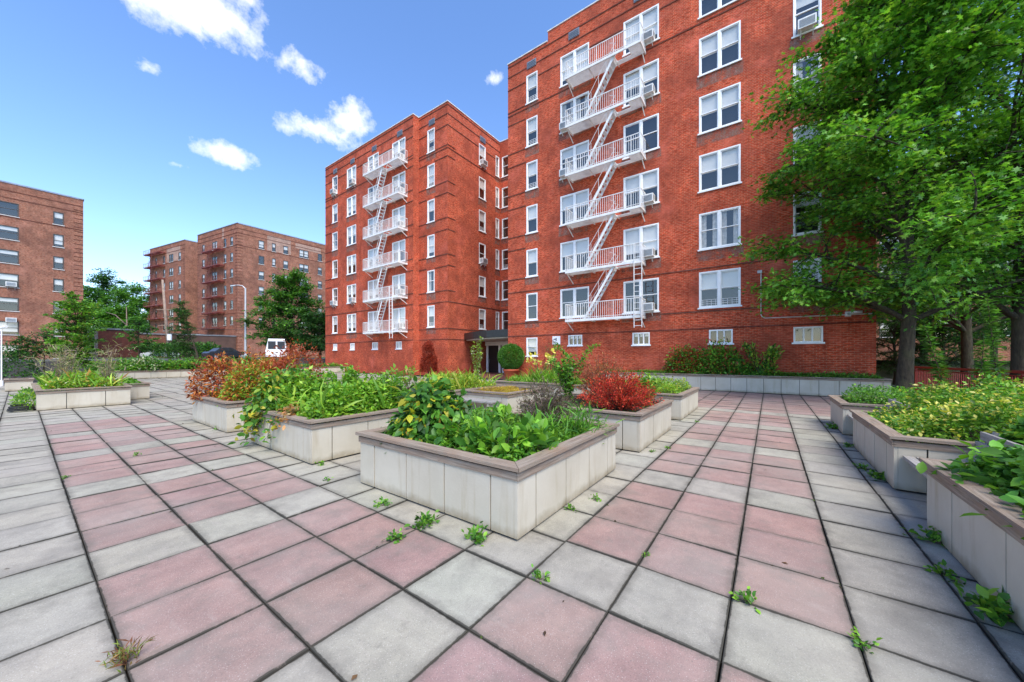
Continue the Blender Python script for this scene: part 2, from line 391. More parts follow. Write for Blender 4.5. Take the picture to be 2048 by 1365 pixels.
def shrub(name, label, cat, base, R, n, size, tpl='oval', cols=G_MID, weights=None, kind='ball', nst=14, twig='twig', group=None, matn='leaf', seed=1, droop=0, width=1, hollow=.55, stemr=.008, low=.0):
    """one bush: foliage + stems. base world point on the soil, R=(ra,rb,rz)"""
    root = thing(name, label, cat, base, 0, group)
    R = np.array(R, float)
    if kind == 'ball':
        d = sph(n); d[:,2] = np.abs(d[:,2])*1.0 - low*RNG.random(n)
        rr = (hollow+(1-hollow)*RNG.random(n))**.7
        g = 1+.22*lump(d*2.2, seed, 1.6)
        P = d*R*(rr*g)[:,None]*[1,1,1]; P[:,2] += R[2]*.12
        keep = lump(P/R.max()*3.2, seed+9, 1.7) > -.45
        P = P[keep]; d = d[keep]; N = len(P)
        ends = norm(sph(nst)*[1,1,.7]+[0,0,.4])*R*.85; ends[:,2] = np.abs(ends[:,2])+.05
        C = curves((0,0,0), ends, R[2]*.15, 6, R.min()*.08)
        D = norm(d*.6+RNG.normal(0,.55,d.shape)+[0,0,.15-droop]); 
    elif kind == 'fountain':
        e = sph(nst); e[:,2] = np.abs(e[:,2])*.9+.25; ends = norm(e)*R*(.75+.3*RNG.random((nst,1)))
        C = curves((0,0,0), ends, R[2]*.10, 8, R.min()*.06)
        P, D = along(C, n, .28, size*.55); D = norm(D+RNG.normal(0,.5,D.shape)+[0,0,-droop]); N = n
    elif kind == 'upright':
        e = RNG.normal(0, .5, (nst,3)); e[:,2] = .75+.35*RNG.random(nst); ends = e*R
        C = curves((0,0,0), ends, R[2]*.05, 8, R.min()*.08); C[:,0,:2] += (RNG.normal(0,.35,(nst,2))*R[:2])
        P, D = along(C, n, .08, size*.3); D = norm(RNG.normal(0,1,D.shape)*[1,1,.4]+D*.5+[0,0,-droop]); N = n
    S = size*(.65+.7*RNG.random(N))
    foliage('foliage', P, D, S, tpl, pal(N, cols, weights), root, matn, .55, width)
    stems('stem', C, stemr, stemr*.35, twig, root)
    return root
def cover(name, label, x0, x1, y0, y1, z, h, n, size, tpl='oval', cols=G_MID, weights=None, seed=3, group=None, matn='leaf', blades=.0, edge=.06, width=1, hf=None, tips=None, spill=0):
    """uncountable low growth filling a bed: one object"""
    x = RNG.uniform(x0, x1, n); y = RNG.uniform(y0, y1, n)
    P0 = np.stack([x, y, np.zeros(n)], 1)
    hh = h*(.62+.42*lump(P0*[2.2,2.2,0], seed, 1.1))
    if hf is not None: hh = hh*hf(x, y)
    e = np.minimum(np.minimum(x-x0, x1-x), np.minimum(y-y0, y1-y)); hh = np.maximum(hh*np.clip(.35+e/.25, .35, 1), .03)
    hfr = RNG.random(n)**.45; P = P0.copy(); P[:,2] = z+hh*hfr
    if spill: P[:,:2] += RNG.normal(0, spill, (n,2))*hfr[:,None]
    D = RNG.normal(0, 1, (n,3))*[1,1,.45]+[0,0,.35]
    S = size*(.6+.8*RNG.random(n))
    c = pal(n, cols, weights)
    if tips is not None: tp_ = (hfr > .83)&(RNG.random(n) < .62*(.55+.6*lump(P0*[2.5,2.5,0], seed+7, 1.2))); c[tp_] = pal(int(tp_.sum()), tips, None, .1)
    c = c*(1+.28*lump(P0*[3,3,0], seed+4, 1.4))[:,None]
    o = foliage(name, P, norm(D), S, tpl, c, None, matn, .6, width)
    if blades:
        nb = int(blades)
        P = np.stack([RNG.uniform(x0,x1,nb), RNG.uniform(y0,y1,nb), np.full(nb, z+h*.25)], 1)
        D = RNG.normal(0,1,(nb,3))*[.6,.6,.2]+[0,0,.9]
        o2 = foliage(name, P, norm(D), h*(.45+.6*RNG.random(nb)), 'blade', pal(nb, cols, weights), None, matn, .3)
        bm = __import__('bmesh').new(); bm.from_mesh(o.data); bm.from_mesh(o2.data); bm.to_mesh(o.data); bm.free()
        me2 = o2.data; bpy.data.objects.remove(o2); bpy.data.meshes.remove(me2)
    return tag(o, label, name.replace('_', ' '), group, 'stuff')
def tree(name, label, base, H, trunk_r, crown_z0, R, nlimb, ntwig, nleaf, size, tpl, cols, weights=None, seed=1, lean=(0,0), twl=1.2, droop=.25, flat=.6, group=None, bark='bark', matn='leaf', clump=.30, shape=.9, cat='tree', clip=None):
    """trunk with limbs and twigs, leaves in sprays along the twigs"""
    global RNG
    keep = RNG; RNG = np.random.default_rng(seed)
    root = thing(name, label, cat, base, 0, group)
    mb = MB(); m = 10
    ts = np.linspace(0, 1, m)
    tr = np.stack([lean[0]*ts**1.3+np.cumsum(RNG.normal(0,trunk_r*.18,m)), lean[1]*ts**1.3+np.cumsum(RNG.normal(0,trunk_r*.18,m)), ts*H*.93], 1); tr[0,:2] = 0
    rad = [trunk_r*(1.1 if i == 0 else 1)*(1-ts[i]*.88) for i in range(m)]
    tw = MB()
    mb.tube([tuple(p) for p in tr], rad, 10, cap=False)
    trunk = part('trunk', mb, bark, root, smooth=True)
    Pl, Dl = [], []
    for i in range(nlimb):
        f = (i+.5)/nlimb
        zf = crown_z0/H + (1-crown_z0/H)*f**.9
        tt = min(.97, max(.2, (zf-.12)))
        k = tt*(m-1); j = int(k); p0 = tr[j]*(1-k+j)+tr[min(j+1,m-1)]*(k-j)
        az = i*2.39996+RNG.normal(0,.25)
        prof = math.sin(PI*min(.98, (.14+.86*f)**shape))**.6
        e = np.array([math.cos(az)*R[0]*prof, math.sin(az)*R[1]*prof, 0.])*(.8+.25*RNG.random())
        end = np.array([lean[0]*.8, lean[1]*.8, 0]) + e; end[2] = zf*H + RNG.normal(0,.03)*H
        if clip is not None:
            for _ in range(12):
                if clip((end+np.array(base))[None])[0]: break
                end = end*[.88,.88,1]+np.array([p0[0],p0[1],0])*.12
        C = curves(p0, end[None], H*.05, 9, R[0]*.05)[0]
        r0 = trunk_r*.42*(1-.6*tt)
        tw.tube([tuple(p) for p in C], [r0*(1-.85*q/8)+.008 for q in range(9)], 6, cap=False)
        for q in range(ntwig):
            u = .22+.78*((q+RNG.random())/ntwig); kk = u*7.99; jj = int(kk); s0 = C[jj]*(1-kk+jj)+C[jj+1]*(kk-jj)
            dirl = norm(C[jj+1]-C[jj]); ang = RNG.normal(0,1,3)*[1,1,.55]; d = norm(dirl*.7+ang*.8+[0,0,.12])
            L = twl*(.55+.8*RNG.random())*(1.1-.35*u)
            e2 = s0+d*L; e2[2] -= droop*L*.5
            c2 = curves(s0, e2[None], .12*L, 5, .05*L)[0]
            tw.tube([tuple(p) for p in c2], [.022*(size/.12)**.5*(1-.8*v/4)+.003 for v in range(5)], 3, cap=False)
            nn = int(nleaf*(.6+.8*RNG.random()))
            v = (.15+.9*RNG.random(nn)**.8)*3.99; v = np.minimum(v, 3.99); jv = v.astype(int); fr = (v-jv)[:,None]
            pp = c2[jv]*(1-fr)+c2[jv+1]*fr + RNG.normal(0, clump*L*.5, (nn,3))*[1,1,.45]
            dd = norm(d[None]*.6+RNG.normal(0,.8,(nn,3))*[1,1,.4]-[0,0,droop])
            Pl.append(pp); Dl.append(dd)
    part('branch', tw, bark, trunk, smooth=True)
    P = np.concatenate(Pl); D = np.concatenate(Dl)
    if clip is not None: kk_ = clip(P+np.array(base)); P = P[kk_]; D = D[kk_]
    N = len(P)
    c = pal(N, cols, weights, .18)*(1+.22*lump(P, seed+3, 1.1))[:,None]
    foliage('crown', P, D, size*(.65+.6*RNG.random(N)), tpl, c, root, matn, flat)
    RNG = keep
    return root
# ================================================================ WORLD, SUN, CAMERA
SUN_EL = math.radians(54); SUN_AZ = (-.56, -.828)       # horizontal direction towards the sun
def build_world():
    w = bpy.data.worlds.new('World'); SC.world = w; w.use_nodes = True
    t = NT(w); bg = t.n['Background']
    sky = t.new('ShaderNodeTexSky', sky_type='NISHITA'); sky.sun_disc = False
    sky.sun_elevation = SUN_EL; sky.sun_rotation = math.atan2(SUN_AZ[0], SUN_AZ[1]); sky.air_density = 1.0; sky.dust_density = .15; sky.ozone_density = 2.6
    hs = t.new('ShaderNodeHueSaturation'); hs.inputs['Saturation'].default_value = 1.12; hs.inputs['Value'].default_value = .86
    t.link(t.mix(1, sky.outputs[0], (.97,.94,1.0), 'MULTIPLY'), hs.inputs['Color'])
    co = t.new('ShaderNodeTexCoord').outputs['Generated']
    nz = t.noise(co, 17, 8, .62); nz2 = t.noise(co, 60, 6, .6)
    tot = None
    for (px, py, wx, wz, k) in ((320,-8,160,38,2.2),(420,20,80,38,2.0),(500,6,30,18,1.0),(606,132,38,22,1.7),(640,264,74,22,1.8),(702,242,44,28,1.9),(448,308,62,21,2.0),(300,135,16,9,.8),(988,155,10,5,.5),(355,330,16,6,.8)):
        d = at(px, py, 1.0); v = Vector((d[0], d[1], d[2]-CH)); L = v.length; v.normalize()
        mp = t.new('ShaderNodeMapping'); mp.vector_type = 'TEXTURE'; t.link(co, mp.inputs[0])
        mp.inputs['Location'].default_value = v; az = math.atan2(v.y, v.x)
        mp.inputs['Rotation'].default_value = (0, 0, az)
        s = 1/(FPX*L)*1.0
        mp.inputs['Scale'].default_value = (wz*s*1.6+.01, wx*s*1.05, wz*s*1.15)
        ln = t.new('ShaderNodeVectorMath', operation='LENGTH'); t.link(mp.outputs[0], ln.inputs[0])
        q = t.math('MULTIPLY', t.math('SUBTRACT', 1.0, ln.outputs['Value']), k*.62)
        q = t.math('MAXIMUM', q, -3.0)
        tot = q if tot is None else t.math('MAXIMUM', tot, q)
    dens = t.math('ADD', tot, t.math('MULTIPLY', t.math('SUBTRACT', nz, .5), 2.6))
    dens = t.math('ADD', dens, t.math('MULTIPLY', t.math('SUBTRACT', nz2, .5), .9))
    f = t.ramp(dens, .02, (0,0,0), 1.5, (1,1,1))
    c = t.mix(f, hs.outputs[0], (3.7,3.75,3.85))
    t.link(c, bg.inputs[0]); bg.inputs[1].default_value = .15
build_world()
sd = bpy.data.lights.new('sun', 'SUN'); sd.energy = 2.1; sd.angle = math.radians(42); sd.color = (1,.93,.82)
so = bpy.data.objects.new('sun', sd); COL.objects.link(so)
sv = Vector((SUN_AZ[0]*math.cos(SUN_EL), SUN_AZ[1]*math.cos(SUN_EL), math.sin(SUN_EL)))
so.rotation_euler = sv.to_track_quat('Z', 'Y').to_euler(); so.location = sv*60
cd = bpy.data.cameras.new('camera'); cam = bpy.data.objects.new('camera', cd); COL.objects.link(cam)
cam.location = (0, 0, CH); cam.rotation_euler = (PI/2, 0, -(PI/2-TH)); cd.sensor_width = 36; cd.lens = 36*FPX/2048
cd.shift_y = 30.5/2048; cd.clip_start = .05; cd.clip_end = 3000; SC.camera = cam
SC.view_settings.view_transform = 'Standard'; SC.view_settings.look = 'None'; SC.view_settings.exposure = 1.4; SC.view_settings.gamma = 1
SC.cycles.max_bounces = 6; SC.cycles.transparent_max_bounces = 8
# ================================================================ GROUND
T = .61; OA, OB = 2.148, 1.424
def build_ground():
    mb = MB(); mb.quad((-60,-60,-.05),(20.5,-60,-.05),(20.5,41,-.05),(-60,41,-.05)); struct('soil_under_paving', mb.mesh('g', ['joint']))
    mb = MB()
    # street and terrain beyond the terrace, a little higher
    R = 1200
    mb.quad((-R,-R,-.25),(R,-R,-.25),(R,R,-.25),(-R,R,-.25)); struct('ground', mb.mesh('ground', ['meadow']))
    mb = MB()
    pts = []
    mb.box(-80, 90, 41.2, 75.5, -.2, 1.25); struct('street', mb.mesh('street', ['asphalt']))
    mb = MB(); mb.box(-80, 140, 76, 190, -.2, 1.4); struct('far_bank', mb.mesh('bank', ['meadow']))
    # paving: real slabs with open joints
    V, F, UV, C = [], [], [], []
    rr = np.random.default_rng(5)
    grey = np.array((.338,.318,.258)); pink = np.array((.318,.208,.178))
    for u in range(-14, 28):
        for v in range(-9, 57):
            x0 = OA+u*T; y0 = OB+v*T
            if x0 > 18.5: continue
            if depth(x0+T, y0+T) < -1: continue
            isp = False
            if -3 <= u <= -1 and 0 <= v <= 20: isp = v % 4 != 0
            elif -3 <= v <= -1 and u >= 0: isp = u % 4 != 0
            elif -3 <= u <= -1 and -3 <= v <= -1: isp = True
            if u >= 17 and v <= 2: isp = True
            base = (pink if isp else grey)*(1+rr.normal(0,.055))*(1+rr.normal(0,.012,3))
            g = .0035; h = rr.normal(0,.0026); ch = .0035; tilt = rr.normal(0,.0026,2)
            jx, jy = rr.normal(0,.0012,2)
            P = []
            for (sx, sy) in ((0,0),(1,0),(1,1),(0,1)):
                P.append((sx, sy))
            i = len(V)
            for lv in (0,1,2):
                ins = g+(ch if lv == 2 else 0); z = (-.05, -ch, 0)[lv]
                for sx, sy in P:
                    xx = x0+jx+(ins if sx == 0 else T-ins); yy = y0+jy+(ins if sy == 0 else T-ins)
                    V.append((xx, yy, z+h+tilt[0]*(sx-.5)*2+tilt[1]*(sy-.5)*2))
            quads = [(8,9,10,11)]+[(4+k, 4+(k+1)%4, 8+(k+1)%4, 8+k) for k in range(4)]+[(k, (k+1)%4, 4+(k+1)%4, 4+k) for k in range(4)]
            for qi, q in enumerate(quads):
                F.append(tuple(i+k for k in q))
                UV += [(0,0),(1,0),(1,1),(0,1)] if qi == 0 else [(0,0)]*4
            C += [base]*12
    me = bpy.data.meshes.new('pavement'); me.from_pydata(V, [], F); me.materials.append(M['paving'])
    uvl = me.uv_layers.new(name='UVMap'); uvl.data.foreach_set('uv', np.array(UV, dtype=np.float32).ravel())
    ca = me.color_attributes.new('tint', 'FLOAT_COLOR', 'POINT'); c4 = np.ones((len(V),4), np.float32); c4[:,:3] = np.array(C)
    ca.data.foreach_set('color', c4.ravel()); struct('pavement', me)
build_ground()
# ================================================================ PLANTERS
def planter(label, x0, x1, y0, y1, h=.65, group='cream panelled planters on the terrace', capw=.15, pw=.60):
    root = thing('planter', label, 'planter', ((x0+x1)/2, (y0+y1)/2, 0), 0, group)
    ox, oy = (x0+x1)/2, (y0+y1)/2
    X0, X1, Y0, Y1 = x0-ox, x1-ox, y0-oy, y1-oy; hc = h-.075; t = .035
    mb = MB(); b = .022
    r = random.Random(int(x0*100+y0*7))
    def run(a0, a1, fn):
        n = max(1, round((a1-a0)/pw)); first = (a1-a0-(n-1)*pw)/2 if (a1-a0) > pw*1.5 else (a1-a0)/n
        xs = [a0]; c = a0+max(first, .15)
        while c < a1-.12: xs.append(c); c += pw
        xs.append(a1)
        for p, q in zip(xs[:-1], xs[1:]):
            j = r.uniform(-.002,.003); fn(p+(.0075 if p > a0 else 0), q-(.0075 if q < a1 else 0), j)
    run(X0, X1, lambda p, q, j: mb.box(p, q, Y0-j, Y0+t, b, hc))
    run(X0, X1, lambda p, q, j: mb.box(p, q, Y1-t, Y1+j, b, hc))
    run(Y0+t+.002, Y1-t-.002, lambda p, q, j: mb.box(X0-j, X0+t-.004, p, q, b, hc))
    run(Y0+t+.002, Y1-t-.002, lambda p, q, j: mb.box(X1-t+.004, X1+j, p, q, b, hc))
    part('side_panel', mb, 'panel', root)
    lb = MB(); q = t-.012   # dark backing added behind the panels so the open seams read dark
    lb.box(X0+q, X1-q, Y0+q, Y0+q+.02, .03, hc-.01); lb.box(X0+q, X1-q, Y1-q-.02, Y1-q, .03, hc-.01)
    lb.box(X0+q, X0+q+.02, Y0+q+.022, Y1-q-.022, .03, hc-.01); lb.box(X1-q-.02, X1-q, Y0+q+.022, Y1-q-.022, .03, hc-.01)
    part('dark_backing', lb, 'rubber', root)
    cb = MB(); w = capw; o = .045
    # lower fascia board and wide top board, mitred look from butted boards
    f = .016
    for (a, b_, c, d) in ((X0-f, X1+f, Y0-f, Y0-.003), (X0-f, X1+f, Y1+.003, Y1+f)): cb.box(a, b_, c, d, hc-.050, hc+.022)
    for (a, b_, c, d) in ((X0-f, X0-.003, Y0-.0, Y1+.0), (X1+.003, X1+f, Y0-.0, Y1+.0)): cb.box(a, b_, c, d, hc-.048, hc+.020)
    z0, z1 = hc+.040, h-.002
    def mitre(p):
        # p: outer0, outer1, inner1, inner0 (xy), top board with mitred ends
        i = len(cb.v); cb.v += [(x,y,z0) for x,y in p]+[(x,y,z1) for x,y in p]
        L = math.hypot(p[1][0]-p[0][0], p[1][1]-p[0][1])
        for fc in ((3,2,1,0),(4,5,6,7),(0,1,5,4),(1,2,6,5),(2,3,7,6),(3,0,4,7)):
            cb.f.append(tuple(i+k for k in fc)); cb.m.append(0); cb.uv += [(0,0),(L,0),(L,w),(0,w)]
    e = .003; A0, A1, B0, B1 = X0-o, X1+o, Y0-o, Y1+o
    mitre([(A0+e,B0),(A1-e,B0),(A1-w-e,B0+w),(A0+w+e,B0+w)])
    mitre([(A1,B0+e),(A1,B1-e),(A1-w,B1-w-e),(A1-w,B0+w+e)])
    mitre([(A1-e,B1),(A0+e,B1),(A0+w+e,B1-w),(A1-w-e,B1-w)])
    mitre([(A0,B1-e),(A0,B0+e),(A0+w,B0+w+e),(A0+w,B1-w-e)])
    part('cap_rail', cb, 'wood_cap', root)
    sb = MB(); n = 10; zz = hc-.06
    g = [[(X0+t+.012+(X1-X0-2*t-.024)*i/n, Y0+t+.012+(Y1-Y0-2*t-.024)*j/n, zz+random.uniform(-.02,.03)) for j in range(n+1)] for i in range(n+1)]
    for i in range(n):
        for j in range(n): sb.quad(g[i][j], g[i+1][j], g[i+1][j+1], g[i][j+1])
    part('soil', sb, 'soil', root)
    return root
planter('cream planter box with weathered wooden cap, nearest the camera in the middle of the terrace', 2.5, 4.9, 1.75, 4.15)
planter('cream planter box overflowing with bright green leaves, just left of the nearest planter', 2.5, 4.9, 5.42, 7.75)
planter('cream planter box holding the rust coloured shrubs, third back along the left row', 2.5, 4.9, 9.07, 11.55)
planter('cream planter box holding the red barberry bush', 5.98, 8.3, 1.73, 4.1)
planter('cream planter box with yellow green growth behind the red barberry planter', 9.58, 12.15, 1.77, 4.1)
planter('low cream planter box at the far left full of mixed wild flowers', .28, 2.15, 17.2, 21.9, .62, pw=.78)
planter('short cream planter box joined to the right of the wild flower planter', 2.2, 2.85, 18.85, 21.9, .60)
planter('cream planter box with orange moss behind the small slatted bench', 7.35, 9.4, 5.45, 7.05)
planter('cream planter box crowded with yellow green stems left of the small slatted bench', 6.75, 9.4, 7.09, 9.0)
planter('cream planter box holding the yellow daylilies in front of the entrance', 10.8, 12.8, 5.0, 8.6)
planter('white planter box furthest back along the right row of benches', 9.78, 11.6, -3.6, -1.21, pw=.55)
planter('white planter box between the two slatted benches on the right', 6.1, 8.62, -3.6, -1.2, pw=.62)
planter('white planter box cut off by the right edge of the picture', 2.2, 4.9, -3.6, -1.18, pw=.80)
planter('white planter box hidden behind the near slatted bench', 4.96, 6.04, -3.6, -1.88, .62)
planter('white planter box hidden behind the far slatted bench', 8.68, 9.72, -3.6, -1.88, .62)
planter('long low cream planter wall running along the foot of the big brick facade', 18.65, 19.93, -3.6, 7.6, .76, capw=.12, pw=.60)
planter('long low cream planter wall at the far left end of the terrace', 2.6, 14.0, 35.9, 38.2, .58, capw=.12, pw=.80)
planter('short pale planter wall against the foot of the far wing', 15.3, 18.9, 34.2, 36.6, .60, capw=.10, pw=.8)
planter('small pale planter end behind the wild flower planter at the left edge', -.4, .35, 27.8, 29.2, .55)
# ---- benches
def bench(label, x0, x1, y0, y1, z=.43, back=True, axis='x', group='weathered slatted benches between planters'):
    """slats run along x; front edge at y1 when axis x"""
    root = thing('bench', label, 'bench', ((x0+x1)/2, (y0+y1)/2, 0), 0, group); ox, oy = (x0+x1)/2, (y0+y1)/2
    n = 5
    if axis == 'x':
        W = (y1-y0)/n
        for k in range(n):
            mb = MB(); mb.box(x0-ox+.004, x1-ox-.004, y0-oy+k*W+.010, y0-oy+(k+1)*W-.010, z-.035, z+random.uniform(-.002,.002)); part('slat', mb, 'wood_bench', root)
        mb = MB(); mb.box(x0-ox+.01, x1-ox-.01, y1-oy-.09, y1-oy-.06, z-.10, z-.04); mb.box(x0-ox+.01, x1-ox-.01, y0-oy+.04, y0-oy+.07, z-.10, z-.04)
        part('frame', mb, 'wood_bench', root)
        if back:
            for k in range(3):
                mb = MB(); zz = z+.10+k*.105; yy = y0-oy+.01-k*.035
                mb.beam((x0-ox+.01, yy, zz), (x1-ox-.01, yy, zz), .03, .085); part('back_slat', mb, 'wood_bench', root)
            mb = MB()
            for xx in (x0-ox+.12, x1-ox-.12): mb.beam((xx, y0-oy+.03-.005, z+.02), (xx, y0-oy-.12, z+.37), .05, .03)
            part('back_post', mb, 'wood_bench', root)
    else:
        W = (x1-x0)/n
        for k in range(n):
            mb = MB(); mb.box(x0-ox+k*W+.006, x0-ox+(k+1)*W-.006, y0-oy+.004, y1-oy-.004, z-.035, z); part('slat', mb, 'wood_bench', root)
        for yy in (y0-oy+.1, y1-oy-.16):
            mb = MB(); mb.box(x0-ox+.03, x1-ox-.01, yy, yy+.06, .004, z-.04); part('leg', mb, 'panel', root)
    return root
bench('grey weathered slatted bench at the right, nearest the camera', 4.91, 6.09, -1.80, -1.26)
bench('grey slatted bench further back between the two white planters on the right', 8.63, 9.77, -1.80, -1.26)
bench('small slatted bench in front of the orange moss planter in the middle', 6.85, 7.31, 5.6, 7.05, .45, False, 'y')
# ================================================================ WINDOWS
WC = {}
def win_meshes(style, w, h, frame='white_paint'):
    key = (style, round(w,2), round(h,2), frame)
    if key in WC: return WC[key]
    f = MB(); t = .065; y0, y1 = -.012, .11
    f.box(0, t, y0, y1, 0, h); f.box(w-t, w, y0, y1, 0, h); f.box(t, w-t, y0, y1, h-t, h); f.box(t, w-t, y0, y1, 0, t*.8)
    bays = [(t, w-t)]
    if style == 'twin':
        f.box(w/2-.06, w/2+.06, y0, y1, t*.8, h-t); bays = [(t, w/2-.06), (w/2+.06, w-t)]
    if style == 'trio':
        q = (w-2*t)/3
        for k in (1,2): f.box(t+q*k-.028, t+q*k+.028, y0+.005, y1, t*.8, h-t)
        bays = [(t+q*k+(.028 if k else 0), t+q*(k+1)-(.028 if k < 2 else 0)) for k in range(3)]
    p = MB(); s = .038
    for a, b in bays:
        if style == 'trio':
            p.quad((a,.07,t*.8),(b,.07,t*.8),(b,.07,h-t),(a,.07,h-t)); continue
        zm = h*.52
        # upper sash forward, lower sash behind
        for (z0, z1, yy) in ((zm-.02, h-t, .025), (t*.8, zm+.02, .06)):
            f.box(a, a+s, yy, yy+.03, z0, z1); f.box(b-s, b, yy, yy+.03, z0, z1)
            f.box(a+s, b-s, yy, yy+.03, z0, z0+s); f.box(a+s, b-s, yy, yy+.03, z1-s, z1)
            p.quad((a+s,yy+.015,z0+s),(b-s,yy+.015,z0+s),(b-s,yy+.015,z1-s),(a+s,yy+.015,z1-s))
    si = MB(); si.box(-.06, w+.06, -.065, -.013, -.07, .0)
    bl = {}
    for d in (0,.3,.5,.55,.8,1.0):
        m_ = MB()
        if d > 0:
            for a, b in bays: m_.box(a+.01, b-.01, .125, .14, t+(h-2*t)*(1-d), h-t)
        bl[d] = m_.mesh('blind', ['blind'])
    bl['curtain'] = None
    m_ = MB()
    for a, b in bays:
        q = (b-a)*.32
        for (u0, u1) in ((a, a+q), (b-q, b)):
            nn = 7
            for k in range(nn):
                xa = u0+(u1-u0)*k/nn; xb = u0+(u1-u0)*(k+1)/nn; o = .012*(k % 2)
                m_.quad((xa,.14+o,t),(xb,.14+.012-o,t),(xb,.14+.012-o,h-t),(xa,.14+o,h-t))
    bl['curtain'] = m_.mesh('curtain', ['curtain'])
    g = None
    gm = MB()
    for a, b in bays:
        z1 = .38
        for z in (.08,.18,.28,z1): gm.beam((a,.02,z),(b,.02,z),.014)
        for k in range(4): xx = a+(b-a)*(k+.5)/4; gm.beam((xx,.02,.08),(xx,.02,z1),.012)
    g = gm.mesh('guard', ['white_paint'])
    WC[key] = (f.mesh('window', [frame]), p.mesh('pane', ['glass']), si.mesh('sill', ['white_paint' if frame == 'white_paint' else 'coping']), bl, g)
    return WC[key]
def add_window(root, org, rz, style, w, h, frame='white_paint', blind=.5, guard=False):
    f, p, s, bl, g = win_meshes(style, w, h, frame)
    o = put('window', f, root, org, rz)
    put('pane', p, o); put('sill', s, o)
    if blind == 'curtain' or (not isinstance(blind, str) and blind > 0): put('curtain' if blind == 'curtain' else 'blind', bl[blind], o)
    if guard: put('window_guard', g, o)
    return o
def wall(mb, p0, p1, z0, z1, holes, m=0, rev=.28, u0=0.):
    """brick wall from p0 to p1 (left to right seen from outside) with openings (s0,s1,za,zb)"""
    dx, dy = p1[0]-p0[0], p1[1]-p0[1]; L = math.hypot(dx, dy); d = (dx/L, dy/L); n = (d[1], -d[0])
    P = lambda s, y, z: (p0[0]+d[0]*s-n[0]*y, p0[1]+d[1]*s-n[1]*y, z)
    xs = sorted({0., L, *[h[0] for h in holes], *[h[1] for h in holes]}); zs = sorted({z0, z1, *[h[2] for h in holes], *[h[3] for h in holes]})
    for a, b in zip(xs[:-1], xs[1:]):
        if b-a < 1e-5: continue
        for c, e in zip(zs[:-1], zs[1:]):
            if e-c < 1e-5: continue
            mx, mz = (a+b)/2, (c+e)/2
            if any(h[0] < mx < h[1] and h[2] < mz < h[3] for h in holes): continue
            mb.quad(P(a,0,c), P(b,0,c), P(b,0,e), P(a,0,e), m, [(u0+a,c),(u0+b,c),(u0+b,e),(u0+a,e)])
    for (a, b, c, e) in [h[:4] for h in holes]:
        r = rev
        mb.quad(P(a,0,c),P(a,0,e),P(a,r,e),P(a,r,c), m, [(0,c),(0,e),(r,e),(r,c)]); mb.quad(P(b,0,c),P(b,r,c),P(b,r,e),P(b,0,e), m, [(0,c),(r,c),(r,e),(0,e)])
        mb.quad(P(a,0,e),P(b,0,e),P(b,r,e),P(a,r,e), m, [(a,0),(b,0),(b,r),(a,r)]); mb.quad(P(a,0,c),P(a,r,c),P(b,r,c),P(b,0,c), m, [(a,0),(a,r),(b,r),(b,0)])
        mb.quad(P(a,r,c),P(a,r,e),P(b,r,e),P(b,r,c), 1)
    return math.atan2(dy, dx), P
def band(mb, p0, p1, z, s0, s1, hh=.06, out=.03, m=0):
    dx, dy = p1[0]-p0[0], p1[1]-p0[1]; L = math.hypot(dx, dy); d = (dx/L, dy/L); n = (d[1], -d[0])
    P = lambda s, y, z: (p0[0]+d[0]*s+n[0]*y, p0[1]+d[1]*s+n[1]*y, z)
    a, b = P(s0,-.02,z), P(s1,-.02,z)
    i = len(mb.v)
    for z_ in (z-hh/2, z+hh/2):
        for s, y in ((s0,-.02),(s1,-.02),(s1,out),(s0,out)): mb.v.append(P(s,y,z_))
    for f in ((0,3,2,1),(4,5,6,7),(0,1,5,4),(1,2,6,5),(2,3,7,6),(3,0,4,7)):
        mb.f.append(tuple(i+k for k in f[::-1])); mb.m.append(m); mb.uv += [(s0,z),(s1,z),(s1,z+hh),(s0,z+hh)]
ORD = ['ground','first','second','third','fourth','fifth','sixth','top']
TOPS = [5.80+2.93*k for k in range(6)]; BOTS = [4.02+2.91*k for k in range(6)]
# ================================================================ MAIN BUILDING
bld = thing('apartment_building', 'large red brick apartment building with two wings and white fire escapes', 'building', (20, 14.8, 0))
BO = Vector((20, 14.8, 0))
def L3(x, y, z=0): return (x-20, y-14.8, z)
ac_list = []
def ac_mesh():
    mb = MB(); w, d, h = .62, .55, .42
    mb.box(0, w, -.34, .12, 0, h)
    g = MB()
    for k in range(9): g.box(.05, w-.05, -.352, -.342, .05+k*.036, .05+k*.036+.016)
    for sx in (-.006, w-.006):
        for k in range(6): g.box(sx, sx+.012, -.30, -.05, .08+k*.05, .10+k*.05)
    s = MB(); s.beam((.1,-.28,-.01),(.1,.0,-.25),.03); s.beam((w-.1,-.28,-.01),(w-.1,.0,-.25),.03)
    return mb.mesh('air_conditioner', ['ac_white']), g.mesh('grille', ['metal_grey']), s.mesh('bracket', ['ac_white'])
ACM = ac_mesh()
def air_con(world, rz, label, sc=1):
    r = thing('air_conditioner', label, 'air conditioner', world, rz, 'window air conditioners'); r.scale = (sc, sc, sc)
    put('casing', ACM[0], r); put('grille', ACM[1], r); put('bracket', ACM[2], r)
FACES = [ # name, p0, p1, z1, u0, windows: (s0,s1,style,rows or None,...)
]
